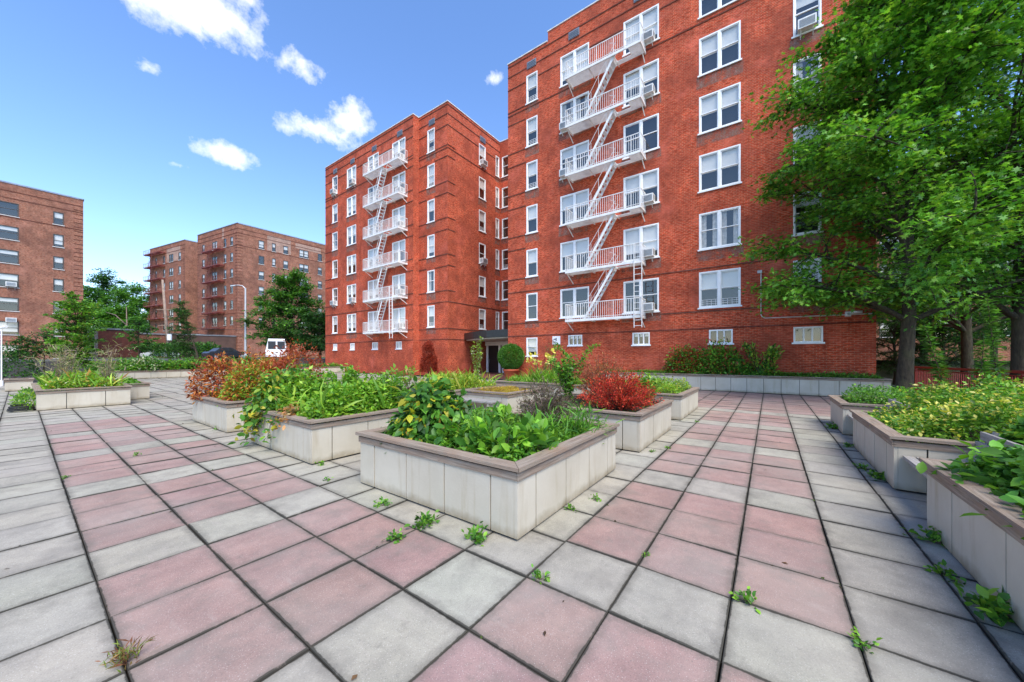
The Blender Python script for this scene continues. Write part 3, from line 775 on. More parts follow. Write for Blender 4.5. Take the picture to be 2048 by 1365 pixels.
def do_face(tagname, p0, p1, z1, cols, extra=(), u0=0., bandset=None, blinds=None, greys=True, frame='white_paint'):
    """cols: list of (b/a position start, end along s, style, colname)"""
    mb = MB(); holes = []; wins = []
    rr = random.Random(sum(map(ord, tagname)))
    for (s0, s1, style, cn) in cols:
        for k in range(6):
            holes.append((s0, s1, BOTS[k], min(TOPS[k], z1-.3))); wins.append((s0, s1, BOTS[k], TOPS[k], style, cn, k))
    for (s0, s1, za, zb, style) in extra:
        holes.append((s0, s1, za, zb)); wins.append((s0, s1, za, zb, style, 'x', -1))
    ang, P = wall(mb, L3(*p0)[:2], L3(*p1)[:2], 0, z1, holes, 0, .28, u0)
    if greys:
        gm = MB()
    for (s0, s1, za, zb, style, cn, k) in wins:
        if style == 'door': continue
        key = (tagname, cn, k)
        bl = (blinds or {}).get((cn, k), rr.choice([.5,.5,.55,.55,.3,.8,.8,'curtain','curtain'] if k >= 0 else [0,.3,.8]))
        add_window(bld, P(s0, 0, za), ang, style, s1-s0, zb-za, frame, bl, guard=(style != 'trio' and k >= 0 and rr.random() < .22))
        if greys and k >= 0 and rr.random() < .85:
            dep = rr.uniform(.4,.62)
            a, b = P(s0-.05,-.004,za-.07-dep), P(s1+.05,-.004,za-.07)
            mb.quad(P(s0-.12,-.004,za-.07-dep), P(s1+.12,-.004,za-.07-dep), P(s1+.12,-.004,za-.07), P(s0-.12,-.004,za-.07), 3, [(s0,za-.62),(s1,za-.62),(s1,za),(s0,za)])
    bm_ = mb; L = math.hypot(p1[0]-p0[0], p1[1]-p0[1]); a, b = L3(*p0)[:2], L3(*p1)[:2]
    for (z, s0, s1) in bandset or []:
        # keep bands out of openings
        cuts = sorted([(max(h[0]-.07, s0), min(h[1]+.07, s1)) for h in holes if h[2]-.13 < z < h[3]+.05 and h[1] > s0 and h[0] < s1])
        x = s0
        for c0, c1 in cuts:
            if c0 > x+.05: band(bm_, a, b, z, x, c0, m=2)
            x = max(x, c1)
        if s1 > x+.05: band(bm_, a, b, z, x, s1, m=2)
    part('wall', mb, ['brick_red', 'room_dark', 'brick_dark', 'brick_grey'], bld)
    return ang, P
def bands(L, ql, qr, top):
    r = [(2.98,0,L),(3.84,0,L),(5.98,0,L),(18.28,0,L),(20.1 if top else 20.1,0,L),(21.0,0,L),(8.9,0,L*.0+ql),(21.72,0,L)]
    for k in range(1,6):
        for z in (BOTS[k]-.05, TOPS[k]+.10 if k < 5 else 20.1):
            if ql: r.append((z, 0, ql))
            if qr: r.append((z, L-qr, L))
    seen = []; out = []
    for z, a, b in sorted(r, key=lambda t: -(t[2]-t[1])):
        if b-a < .1 or any(abs(z-zz) < .12 and aa <= a+.01 and bb >= b-.01 for zz, aa, bb in seen): continue
        seen.append((z,a,b)); out.append((z,a,b))
    return out
# --- facade A (faces the camera side), plane a = 20
AX, AL, AR = 20.0, 14.81, -3.45
sA = lambda b: AL-b
colsA = [(sA(13.26), sA(12.39), 'single', 'c1'), (sA(10.69), sA(8.76), 'twin', 'c2'), (sA(6.68), sA(4.78), 'twin', 'c3'), (sA(2.86), sA(1.10), 'twin', 'c4'), (sA(-.85), sA(-1.80), 'single', 'c5')]
exA = [(sA(13.26), sA(12.39), 1.62, 2.84, 'single'), (sA(10.13), sA(9.20), 2.27, 2.90, 'trio'), (sA(6.18), sA(5.25), 2.23, 2.90, 'trio'), (sA(2.42), sA(1.42), 2.22, 2.90, 'trio'), (sA(-.86), sA(-1.85), 2.20, 2.88, 'trio')]
stp = sA(11.6)
blA = {('c1',k): (.5 if k else 0) for k in range(6)}
blA.update({('c4',k): .5 for k in range(6)}); blA.update({('c4',1): 'curtain', ('c2',0): 0, ('c3',0): 0, ('c2',5): .8, ('c3',5): .8, ('c3',1): .8, ('c2',1): .5, ('c3',3): 0, ('c3',4): .5, ('c5',4): .3})
angA, PA = do_face('A', (AX, AL), (AX, AR), 21.95, colsA, exA, 0., bands(AL-AR, 1.5, 1.6, True), blA)
# upper parapet piece of the right section
mb = MB(); wall(mb, L3(AX, 11.6)[:2], L3(AX, AR)[:2], 21.95, 22.55, [], 0, .28, stp); wall(mb, L3(AX+3, 11.6)[:2], L3(AX, 11.6)[:2], 21.95, 22.55, [])
part('parapet', mb, ['brick_red','room_dark'], bld)
# side returns of wing A, roofs
mb = MB()
wall(mb, L3(34, AL)[:2], L3(AX, AL)[:2], 0, 21.95, [], 0, .28, 3.3); wall(mb, L3(AX, AR)[:2], L3(34, AR)[:2], 0, 22.55, [], 0, .28, 5.1)
part('wall', mb, ['brick_red','room_dark'], bld)
# --- wing B
BX, BL, BM_, BR = 19.38, 38.95, 24.28, 20.8
sB = lambda b: BL-b
colsB = [(sB(37.45), sB(36.45), 'single', 'c1'), (sB(34.60), sB(32.95), 'twin', 'c2'), (sB(30.9), sB(29.2), 'twin', 'c3'), (sB(27.14), sB(25.32), 'twin', 'c4')]
exB = [(sB(37.3), sB(36.5), 2.25, 2.88, 'trio'), (sB(34.0), sB(33.2), 2.25, 2.88, 'trio'), (sB(30.2), sB(29.3), 2.25, 2.88, 'trio'), (sB(26.6), sB(25.8), 2.25, 2.88, 'trio')]
angB, PB = do_face('B', (BX, BL), (BX, BM_), 21.95, colsB, exB, 40., bands(BL-BM_, 1.3, 1.0, False))
mb = MB(); wall(mb, L3(BX, BM_)[:2], L3(AX, BM_)[:2], 0, 21.95, [], 0, .28, 2.2); part('wall', mb, ['brick_red','room_dark'], bld)
sC = lambda b: BM_-b
do_face('Bc', (AX, BM_), (AX, BR), 21.95, [(sC(23.2), sC(22.33), 'single', 'c5')], [], 57., bands(BM_-BR, 1.0, 1.5, False))
angS, PS = do_face('Bs', (AX, BR), (26.8, BR), 21.95, [(3.78, 4.68, 'single', 's1'), (6.15, 6.68, 'single', 's2')], [], 63., bands(6.8, .85, 0, False)+[], {('s1',k): (.5 if k not in (2,) else 0) for k in range(6)}, True)
angR, PR = do_face('R', (26.8, BR), (26.8, AL), 21.95, [(.25, 1.2, 'single', 'r1'), (3.2, 4.1, 'single', 'r2')], [], 71., bands(6., 0, 0, False)[:4], {('r1',k): 0 for k in range(6)}, True)
mb = MB(); wall(mb, L3(34, BL)[:2], L3(BX, BL)[:2], 0, 21.95, [])
wall(mb, L3(34, AR)[:2], L3(34, BL)[:2], 0, 21.95, []); part('wall', mb, ['brick_red','room_dark'], bld)
# coping along roof edges, roof deck
cp = MB()
def cop(x0, x1, y0, y1, z): cp.box(x0-20, x1-20, y0-14.8, y1-14.8, z, z+.07)
cop(AX-.04, AX+.32, 11.65, AL+.04, 21.953); cop(AX-.04, AX+.32, AR-.04, 11.64, 22.553); cop(BX-.04, BX+.3, BM_-.04, BL+.04, 21.953)
cop(BX+.303, AX+.3, BM_-.04, BM_+.28, 21.953); cop(AX-.04, AX+.3, BR-.04, BM_-.043, 21.953); cop(AX+.303, 26.76, BR-.04, BR+.28, 21.953)
cop(26.763, 27.1, AL-.3, BR+.28, 21.953); cop(AX+.323, 26.76, AL-.28, AL+.04, 21.953)
part('coping', cp, 'coping', bld)
rf = MB(); rf.box(.3, 14, AR-14.8+.3, AL-14.8-.3, 21.2, 21.4); rf.box(.3, 14, BR-14.8+.3, BL-14.8-.3, 21.2, 21.4); rf.box(7.1, 14, -.3, 6.3, 21.19, 21.39)
part('roof', rf, 'roof_grey', bld)
# wall vents near the top
vm = MB(); vm.box(0,.72,-.05,-.003,0,.46); 
for k in range(4): vm.box(.04,.68,-.075,-.05,.05+k*.1,.09+k*.1)
vme = vm.mesh('vent', ['metal_grey'])
for s in (sA(13.2), sA(10.1), sA(6.1), sA(2.4), sA(-.9)):
    put('vent', vme, bld, PA(s, 0, 20.85 if s < 3 else 21.2), angA)
for b in (37.2, 33.9, 30.2, 26.4): put('vent', vme, bld, PB(sB(b), 0, 20.75), angB)
put('vent', vme, bld, L3(AX-.0, 23.0, 20.75), -PI/2); put('vent', vme, bld, PS(3.9, 0, 20.72), angS)
# conduit + small lamp + camera + sign on facade A
mb = MB(); s = sA(.31); mb.tube([PA(s,-.035,5.45), PA(s,-.035,3.5), PA(s+.06,-.035,3.38), PA(s+.15,-.035,3.34), PA(AL-AR,-.035,3.30)], .022, 6); mb.box(0,0,0,0,0,0)
part('conduit', mb, 'coping', bld)
mb = MB(); q = PA(sA(.36),0,5.42); mb.box(q[0]-.10, q[0]-.004, q[1]-.09, q[1]+.09, q[2], q[2]+.12); part('flood_lamp', mb, 'coping', bld)
cm = thing('security_camera', 'white security camera on the brick wall near its right corner', 'camera', (20, -2.62, 3.33), 0)
mb = MB(); mb.box(-.10,-.004,-.09,.09,-.10,.10); part('mount', mb, 'white_paint', cm)
mb = MB(); mb.tube([(-.10,0,0),(-.22,.04,-.04),(-.24,.06,-.10)], .05, 8); part('camera_head', mb, 'white_paint', cm, smooth=True)
mb = MB(); mb.tube([(-.08,-.09,.05),(-.12,-.42,.06)], .055, 8); part('floodlight', mb, 'white_paint', cm, smooth=True)
sg = thing('wall_sign', 'small white notice with dark marks on the brick wall beside the entrance corner', 'sign', (19.99, 10.97, 2.35), 0)
mb = MB(); mb.box(-.02,-.002,-.28,.28,0,.52); part('board', mb, 'sign_white', sg)
mb = MB(); mb.box(-.026,-.0205,.05,.20,.30,.36); mb.box(-.026,-.0205,-.02,.04,.22,.42); mb.box(-.026,-.0205,.02,.16,.12,.17); part('marking', mb, 'ink', sg)
# canopy and entrance in the court
mb = MB(); c = [(21.9,BR-.003),(20.9,18.6),(20.15,16.6),(20.1,AL+.003)]
def slab(mb, poly, z0, z1, m=0, org=(20,14.8)):
    i = len(mb.v); n = len(poly); mb.v += [(x-org[0],y-org[1],z0) for x,y in poly]+[(x-org[0],y-org[1],z1) for x,y in poly]
    mb.f.append(tuple(i+k for k in range(n))[::-1]); mb.m.append(m); mb.uv += [(0,0)]*n
    mb.f.append(tuple(i+n+k for k in range(n))); mb.m.append(m); mb.uv += [(0,0)]*n
    for k in range(n):
        mb.f.append((i+k, i+(k+1)%n, i+n+(k+1)%n, i+n+k)); mb.m.append(m); mb.uv += [(0,0)]*4
pts = [(26.79,AL+.004),(26.79,BR-.004),(21.9,BR-.004),(20.9,18.9),(20.3,17.0),(20.1,AL+.004)]
slab(mb, pts, 2.98, 3.52); cn = part('canopy', mb, 'canopy_black', bld)
mb = MB(); slab(mb, [(26.7,AL+.05),(26.7,BR-.05),(22.1,BR-.05),(21.1,18.9),(20.5,17.0),(20.3,AL+.05)], 2.90, 2.976); part('soffit', mb, 'soffit', bld)
dd = MB()   # glazed entrance screen set across the court
def ex(x0,x1,y0,y1,z0,z1): dd.box(x0-20,x1-20,y0-14.8,y1-14.8,z0,z1)
X = 24.6
for y in (20.55, 19.15, 18.75, 17.9, 16.5, 15.1): ex(X, X+.14, y-.11, y+.11, .15, 2.55)
ex(X, X+.14, AL+.02, BR-.02, 2.553, 2.895)
part('door_frame', dd, 'white_paint', bld)
for (ya, yb) in ((19.28,20.42),(16.62,17.78),(15.22,16.38)):
    mb = MB(); mb.box(X+.05-20, X+.10-20, ya-14.8, yb-14.8, .16, 2.55); d_ = part('door', mb, 'door_wood', bld)
    mb = MB(); mb.tube([(X+.02-20, yb-14.8-.12, 1.0),(X+.02-20, yb-14.8-.12, 1.35)], .015, 6); part('handle', mb, 'metal_grey', d_)
mb = MB(); mb.box(X+.05-20, X+.08-20, 18.02-14.8, 18.64-14.8, .16, 2.55); part('side_light', mb, 'glass', bld)
st = MB()
for k in range(2): st.box(21.6-20+k*.35, 26.7-20, .02, 5.9, -.2+k*.18, -.002+k*.14+.0)
part('step', st, 'stone_step', bld)
# ---- fire escapes
def fire_escape(parent, org, rz, L, D, levels, mats, lad=True, stair=(1.6,3.4), rail=.95, bigladder=.25, gap=.12):
    """local frame: x along the wall, y inward, so the platforms reach to -D. org relative to parent"""
    fe = put('fire_escape', None, parent, org, rz)
    pm = MB(); pm.box(0,L,-D,-D+.05,-.09,.04); pm.box(0,.05,-D+.052,-.002,-.09,.04); pm.box(L-.05,L,-D+.052,-.002,-.09,.04)
    n = max(6, int(D/.085)); s0, s1 = stair
    for k in range(n):
        y = -D+.07+k*(D-.09)/n
        if y+.05 < -D*.42 or True:
            if -D+.1 < y < -D+.62: pm.box(.052, s1-.75 if False else s0+.0, y, y+.045, -.02, .01); pm.box(s0+.85, L-.052, y, y+.045, -.02, .01)
            else: pm.box(.052, L-.052, y, y+.045, -.02, .01)
    for x in (.02, L*.33, L*.66, L-.06): pm.box(x, x+.04, -D+.055, -.002, -.10, -.03)
    for x in (.06, L-.06): pm.beam((x,-D+.1,-.06),(x,-.02,-.55),.04)
    pme = pm.mesh('platform', [mats])
    rm = MB()
    def run(p, q):
        rm.beam((*p,rail),(*q,rail),.035); rm.beam((*p,.12),(*q,.12),.022)
        Lr = math.dist(p,q); k = max(2, int(Lr/gap))
        for i in range(k+1):
            x = p[0]+(q[0]-p[0])*i/k; y = p[1]+(q[1]-p[1])*i/k; rm.beam((x,y,.03),(x,y,rail),.016 if i % 8 else .034)
    run((.02,-D+.025),(L-.02,-D+.025)); run((.02,-D+.03),(.02,-.02)); run((L-.02,-D+.03),(L-.02,-.02))
    rme = rm.mesh('railing', [mats])
    sm = MB(); rise = levels[1]-levels[0]
    for y in (-D+.12, -D+.60):
        sm.beam((s0+.1,y,0),(s1,y,-rise),.03,.13)
    k = 11
    for i in range(1,k):
        f = i/k; x = s0+.1+(s1-s0-.1)*f; sm.box(x-.10,x+.10,-D+.135,-D+.585,-rise*f-.012,-rise*f+.012)
    for y in (-D+.10, -D+.62):
        sm.tube([(s0-.15,y,.75),(s0+.15,y,.62),(s1-.05,y,-rise+.75)], .014, 5)
        for f in (.25,.5,.75): x = s0+.1+(s1-s0-.1)*f; sm.beam((x,y,-rise*f),(x,y,-rise*f+.68),.016)
    sme = sm.mesh('stair', [mats])
    for i, z in enumerate(levels):
        put('platform', pme, fe, (0,0,z)); put('railing', rme, fe, (0,0,z))
        if i > 0: put('stair', sme, fe, (0,0,z))
    if lad:
        lm = MB(); zt = levels[1]+.9; zb = levels[0]-.62; x = L-bigladder
        for dx in (-.2,.2): lm.beam((x+dx,-D-.05,zb),(x+dx,-D-.05,zt),.035)
        for dx in (-.2,.2): lm.beam((x+dx,-D-.10,levels[0]-.2),(x+dx,-D-.10,levels[1]-.1),.022)
        z = zb+.1
        while z < zt-.1: lm.beam((x-.2,-D-.05,z),(x+.2,-D-.05,z),.024); z += .30
        part('drop_ladder', lm, mats, fe)
    return fe
levA = [3.72+2.885*k for k in range(6)]
fire_escape(bld, PA(sA(9.85), 0, 0), angA, 4.4, 1.0, levA, 'iron_white', True, (2.85, 1.15), .95, .12)
fire_escape(bld, PB(sB(30.15), 0, 0), angB, 5.15, 1.0, levA, 'iron_white', True, (2.75, 1.55), .95, .85)
# ---- air conditioners
def acA(b, k, txt, dz=.02): p = PA(sA(b),0,BOTS[k]+dz); air_con((p[0]+20, p[1]+14.8, p[2]), angA, txt, 1.0)
acA(5.62, 5, 'white air conditioner in the top window right of the near fire escape')
acA(5.62, 4, 'black fronted air conditioner one floor below the top beside the near fire escape')
acA(5.62, 2, 'white air conditioner on the fourth row of windows right of the near fire escape')
acA(5.62, 1, 'white air conditioner on the second lowest row right of the near fire escape')
acA(5.62, 0, 'grey air conditioner on the lowest row behind the drop ladder of the near fire escape')
acA(-1.0, 4, 'white air conditioner in the column of windows beside the tree crown')
acA(10.60, 4, 'air conditioner at the left end of the second highest near fire escape balcony')
acA(10.60, 3, 'air conditioner at the left end of the third highest near fire escape balcony')
def acB(b, k, txt): p = PB(sB(b),0,BOTS[k]+.02); air_con((p[0]+20, p[1]+14.8, p[2]), angB, txt, 1.05)
for k, w in ((5,'top'),(4,'fifth'),(3,'fourth'),(1,'second')): acB(26.2, k, f'white air conditioner right of the far wing fire escape on the {w} row of windows')
for k, w in ((5,'top'),(1,'second')): acB(37.3, k, f'small white air conditioner in the far wing outermost window column, {w} row')
for k, w in ((5,'top'),(1,'second')): acB(33.7, k, f'white air conditioner in the far wing double window left of the fire escape, {w} row')
acB(26.3, 0, 'white air conditioner behind the lowest balcony of the far wing fire escape')
for k, w in ((5,'top'),(2,'third')):
    p = PS(3.9,0,BOTS[k]+.02); air_con((p[0]+20, p[1]+14.8, p[2]), angS, f'white air conditioner on the {w} row of the narrow side wall facing right', 1.05)
# ================================================================ FAR BUILDINGS
def far_building(name, label, pts, z0, z1, facecols, rows, pitch, wtop, wh, mats='brick_brown', org=None, fescape=None, roofextra=None, fe_lv=None, patch=None):
    org = org or pts[0]; root = thing(name, label, 'building', (org[0], org[1], 0))
    mb = MB(); cp = MB(); bm_ = mb; pm_ = mb; rr = random.Random(len(label))
    n = len(pts); Q = [(p[0]-org[0], p[1]-org[1]) for p in pts]
    wins = []
    for i in range(n):
        p, q = Q[i], Q[(i+1) % n]; L = math.dist(p, q); holes = []
        for (f0, w, style) in facecols.get(i, []):
            for k in range(rows):
                zt = wtop-k*pitch; holes.append((f0*L, f0*L+w, zt-wh, zt, style))
        ang, P = wall(mb, p, q, z0, z1, holes, 0, .22, i*13.)
        for (a, b, c, e, stl) in holes: add_window(root, P(a,0,c), ang, stl, b-a, e-c, 'brown_frame', rr.choice([.3,.5,.5,.5,.8,0]))
        d = ((q[0]-p[0])/L, (q[1]-p[1])/L); nn = (d[1], -d[0])
        if i in facecols:
            for z in (z1-.9, wtop+.5, wtop-wh-.15-.0, wtop-(rows-1)*pitch+.5):
                cuts = sorted([(h[0]-.1, h[1]+.1) for h in holes if h[2]-.1 < z < h[3]+.1]); x = 0
                for c0, c1 in cuts:
                    if c0 > x: band(bm_, p, q, z, x, c0, .07, .04, 2)
                    x = c1
                if L > x: band(bm_, p, q, z, x, L, .07, .04, 2)
            for k in range(int((z1-z0)/.55)):
                z = z0+1+k*.55
                if z < z1-1.2: band(bm_, p, q, z, .0, .8, .05, .035, 2); band(bm_, p, q, z, L-.8, L, .05, .035, 2)
            if patch and i in patch:
                for (f0, f1, za, zb) in patch[i]:
                    cutw = [h for h in holes if h[2] < zb and h[3] > za and h[0] < f1*L and h[1] > f0*L]
                    xs = sorted({f0*L, f1*L, *[max(f0*L, h[0]-.02) for h in cutw], *[min(f1*L, h[1]+.02) for h in cutw]})
                    for a, b in zip(xs[:-1], xs[1:]):
                        z_ = za
                        for h in cutw:
                            if h[0]-.03 < (a+b)/2 < h[1]+.03: z_ = max(z_, h[3]+.02)
                        if zb > z_: pm_.quad(P(a,-.006,z_),P(b,-.006,z_),P(b,-.006,zb),P(a,-.006,zb),3,[(a,z_),(b,z_),(b,zb),(a,zb)])
        cp.quad((p[0]+nn[0]*.08,p[1]+nn[1]*.08,z1+.12),(q[0]+nn[0]*.08,q[1]+nn[1]*.08,z1+.12),(q[0]-nn[0]*.3,q[1]-nn[1]*.3,z1+.12),(p[0]-nn[0]*.3,p[1]-nn[1]*.3,z1+.12))
        cp.quad((p[0]+nn[0]*.08,p[1]+nn[1]*.08,z1),(q[0]+nn[0]*.08,q[1]+nn[1]*.08,z1),(q[0]+nn[0]*.08,q[1]+nn[1]*.08,z1+.12),(p[0]+nn[0]*.08,p[1]+nn[1]*.08,z1+.12))
        if fescape and i in fescape:
            for (s, L_, lv) in fescape[i]:
                e = P(s*L, 0, 0); fire_escape(root, e, ang, L_, 1.15, lv, 'iron_red', False, (L_*.55, L_*.25), .9, gap=.3)
    part('wall', mb, [mats, 'room_dark', 'brick_dark', 'brick_patch'], root); part('coping', cp, 'roof_grey', root)
    rf = MB(); i = 0; rf.v += [(x, y, z1-.4) for x, y in Q]; rf.f.append(tuple(range(n))); rf.m.append(0); rf.uv += [(0,0)]*n
    part('roof', rf, 'roof_grey', root)
    return root
def pix(px, Z): a = at(px, 700, Z); return (a[0], a[1])
# building C: corner seen at x=475
c0 = pix(475, 65.5); c1 = (c0[0]+30, c0[1]+.0); c2_ = pix(395, 72.3)
c3 = (c1[0]+(c2_[0]-c0[0])+2, c2_[1])
far_building('apartment_building', 'brown brick apartment block with pale patched brick, behind the street lamp', [c2_, c0, c1, c3], -.2, 26.1,
    {0: [(.127,1.0,'single'),(.392,1.9,'twin'),(.679,.95,'single'),(.835,.95,'single')], 1: [(.111,.95,'single'),(.187,.65,'single'),(.2537,.9,'single'),(.3537,1.85,'twin'),(.479,.9,'single')]},
    6, 2.96, 23.88, 1.6, fescape={0: [(.28,6.4,[6.9+2.98*k for k in range(6)])]}, patch={1: [(.16,.30,22.3,25.3),(.33,.50,23.95,25.0)], 0: [(.64,.68,23.9,25.9)]})
c4 = pix(370, 75.0); c5 = pix(300, 81.7); c6 = (c4[0]+16, c4[1]+.5); c7 = (c5[0]+16, c5[1]+6)
far_building('apartment_building', 'narrower brown brick apartment block with rusty balconies, left of the patched block', [c5, c4, c6, c7], -.2, 26.1,
    {0: [(.169,.65,'single'),(.40,.85,'single'),(.57,1.8,'twin'),(.827,1.0,'single')]}, 6, 2.98, 23.8, 1.65, fescape={0: [(.0,7.2,[9.9+2.92*k for k in range(6)])]}, patch={0: [(.5,.88,22.2,25.2)]})
# building D at the left edge
d1 = (4.87, 73.0); d0 = (-13.0, 73.0)
far_building('apartment_building', 'brown brick apartment block at the left edge with dark framed windows', [d0, d1, (4.87, 90), (-13, 90)], -.2, 22.1,
    {0: [(.553,3.05,'twin'),(.864,.85,'single')]}, 7, 2.82, 19.86, 1.6)
# air conditioners on far left block
air_con((-1.0, 73.0, 4.0+2.93*2), 0, 'white air conditioner in the double windows at the left edge block, middle floor', 1.25)
air_con((-1.0, 73.0, 4.0+2.93*1-1.3), 0, 'white air conditioner in the double windows at the left edge block, lower floor', 1.25)
# building E seen through the trees at the right
e0, e1 = at(1700, 700, 38)[:2], at(2300, 700, 30)[:2]
far_building('apartment_building', 'red brick building glimpsed through the dark trees at the right', [e0, e1, (e1[0]+14, e1[1]-2), (e0[0]+14, e0[1]+6)], -.2, 20,
    {0: [(.12,1.8,'twin'),(.33,1.2,'single'),(.55,1.8,'twin'),(.78,1.2,'single')]}, 5, 2.93, 17, 1.7, mats='brick_brown')
# low buildings between
def low_house(label, x0, x1, y0, y1, z1, m, roofm='roof_grey', gable=0, win=None, z0=1.2, rz=0):
    r = thing('low_building', label, 'building', (x0, y0, 0), rz); mb = MB()
    w, d = x1-x0, y1-y0
    holes = [(a*w, a*w+b, z0+c, z0+e) for a, b, c, e in (win or [])]
    for p, q, h in (((0,0),(w,0),holes),((w,0),(w,d),[]),((w,d),(0,d),[]),((0,d),(0,0),[])):
        ang, P = wall(mb, p, q, z0-.5, z1, h, 0, .2)
        for (a, b, c, e) in h: add_window(r, P(a,0,c), ang, 'twin', b-a, e-c, 'brown_frame', 0)
    part('wall', mb, [m, 'room_dark'], r)
    rb = MB()
    if gable:
        rb.v += [(-.3,-.3,z1),(w+.3,-.3,z1),(w+.3,d+.3,z1),(-.3,d+.3,z1),(-.3,d/2,z1+gable),(w+.3,d/2,z1+gable)]
        for f in ((0,1,5,4),(2,3,4,5),(1,2,5),(3,0,4),(3,2,1,0)): rb.f.append(f); rb.m.append(0); rb.uv += [(0,0)]*len(f)
    else: rb.box(-.15, w+.15, -.15, d+.15, z1+.003, z1+.25)
    part('roof', rb, roofm, r)
    return r
q = at(235, 700, 62); low_house('low brick garage building with a dark window behind the far left planter wall', q[0], q[0]+11, q[1], q[1]+7, 5.6, 'brick_brown', win=[(.25,1.6,.2,2.3)])
q = at(196, 700, 58); low_house('rusty brown metal shed behind the young tree', q[0], q[0]+4.6, q[1], q[1]+5, 6.0, 'garage_brown')
q = at(150, 660, 80); low_house('grey roofed low house behind the rusty shed', q[0], q[0]+16, q[1], q[1]+9, 6.3, 'concrete_grey', gable=2.4)
q = c2_; lo = at(440, 700, 62)
rw = thing('retaining_wall', 'dark brown wall at the foot of the patched brick block', 'wall', (lo[0]-6.0, lo[1]+2.2, 0))
mb = MB(); mb.box(0, 9.2, 0, .5, .8, 5.2); part('wall', mb, 'wall_brown', rw)
mb = MB(); mb.box(-.1, 9.3, -.1, .6, 5.203, 5.4); part('coping', mb, 'roof_grey', rw)
lo = at(300, 700, 74)
rw = thing('retaining_wall', 'grey capped terrace wall below the narrower brown block', 'wall', (lo[0], lo[1], 0))
mb = MB(); mb.box(-2, 13, 0, .6, .8, 4.6); part('wall', mb, 'concrete_grey', rw)
mb = MB(); mb.box(-2.1, 13.1, -.1, .7, 4.603, 4.8); part('coping', mb, 'roof_grey', rw)
# ================================================================ PLANTS IN THE PLANTERS
Z0 = .52
def G(px, py, z=0.):
    Z = FPX*(CH-z)/(py-HY); X = (px-1024)/FPX*Z; a, b = cam2w(X, Z); return (a, b, z)
# P1
cover('ground_cover', 'mixed low green herbs filling the nearest planter', 2.66, 4.77, 1.91, 4.02, Z0, .30, 13000, .055, 'oval', G_MID+G_BRIGHT+G_LIME[:1], [1.5,2,1,2.4,2,1,.8], 3, spill=.05, blades=160)
shrub('leafy_bush', 'tall leafy bush with hanging yellowing leaves in the nearest planter', 'bush', (3.12,3.56,Z0), (.50,.50,.76), 2000, .125, 'fine', G_MID+[(.42,.40,.03),(.30,.20,.03)]+G_DARK, [3,3,2,1.7,.5,1,1,1], 'ball', 16, seed=4, droop=.9, width=1.1, low=.25, stemr=.012)
shrub('wiry_bush', 'purplish brown wiry bush at the back of the nearest planter', 'bush', (4.45,2.62,Z0), (.52,.52,.82), 3000, .05, 'slim', [(.16,.11,.09),(.22,.15,.12),(.12,.13,.05),(.09,.08,.05)], None, 'fountain', 150, twig='twig_grey', stemr=.004, matn='leaf_matte', width=1.6)
for i, (x, y, r, lb) in enumerate(((3.15,2.75,.24,'grassy tuft at the front left of the nearest planter'),(4.35,2.02,.28,'curling bright grass tuft at the right rim of the nearest planter'),(3.9,2.3,.20,'small grassy tuft in the middle of the nearest planter'))):
    shrub('grass_tuft', lb, 'grass tuft', (x,y,Z0), (r,r,r*1.25), 420, .16, 'blade', G_BRIGHT+G_MID, None, 'fountain', 30, stemr=.002, twig='twig')
for i, (x, y, lb) in enumerate(((2.86,2.15,'broad leaved young plant by the front corner of the nearest planter'),(3.35,2.15,'broad leaved plant in the middle of the right rim of the nearest planter'),(2.95,2.9,'broad leaved plant at the foot of the tall leafy bush, towards the front corner'),(3.8,2.95,'broad leaved plant between the tall leafy bush and the wiry bush'),(2.88,2.42,'broad leaved plant a hand left of the front corner of the nearest planter'),(3.10,1.98,'round leaved plant behind the front corner cap of the nearest planter'))):
    shrub('broad_leaf_plant', lb, 'plant', (x,y,Z0), (.20,.20,.36), 90, .13, 'fine', G_BRIGHT[:2]+G_MID[:2], None, 'ball', 6, seed=i+3, droop=.1, low=.1, stemr=.004)
s_ = shrub('climbing_shoot', 'thin shoot with small leaves rising from the tall leafy bush', 'shoot', (3.02,3.88,1.15), (.22,.22,.42), 60, .07, 'oval', [(.16,.30,.03),(.30,.20,.05)], None, 'fountain', 5, stemr=.005)
# P2
cover('ground_cover', 'bright green tangle of long leaves filling the planter left of the nearest one', 2.66, 4.76, 5.56, 7.6, Z0, .62, 19000, .085, 'slim', G_BRIGHT+G_LIME, [2,3,1.5,2,2,2], 8, spill=.06, blades=250, width=2.4)
for i, (x, y, r, h, lb) in enumerate(((3.1,6.9,.42,.75,'bushy bright green plant at the left of the second planter'),(4.1,7.2,.42,.82,'tall lime green plant at the back left of the second planter'),(4.3,6.1,.45,.72,'bright feathery plant at the back right of the second planter'),(3.2,6.1,.38,.55,'lush green plant at the front of the second planter'))):
    shrub('leafy_plant', lb, 'plant', (x,y,Z0), (r,r,h), 1100, .10, 'slim', G_BRIGHT+G_LIME, [3,3,2,1,.6,1], 'upright', 22, seed=i, width=2.4, stemr=.004)
def hanging(lb, base, pts, n, size, cols, name='trailing_vine'):
    root = thing(name, lb, 'vine', base); C = []
    for (dx, dy, z1) in pts:
        t = np.linspace(0,1,9)[:,None]; p = np.array([[0,0,0.]]); q = np.array([[dx*.75,dy*.75,.10]]); r = np.array([[dx,dy,z1]])
        C.append(((1-t)**2*p+2*t*(1-t)*q+t**2*r))
    C = np.array(C); P, D = along(C, n, .15, size*.7)
    foliage('foliage', P, norm(RNG.normal(0,1,(n,3))*[1,1,.5]+[0,0,-.5]), size*(.6+.8*RNG.random(n)), 'fine', pal(n, cols), root, 'leaf', .3, 1.1); stems('stem', C, .005, .002, 'twig', root)
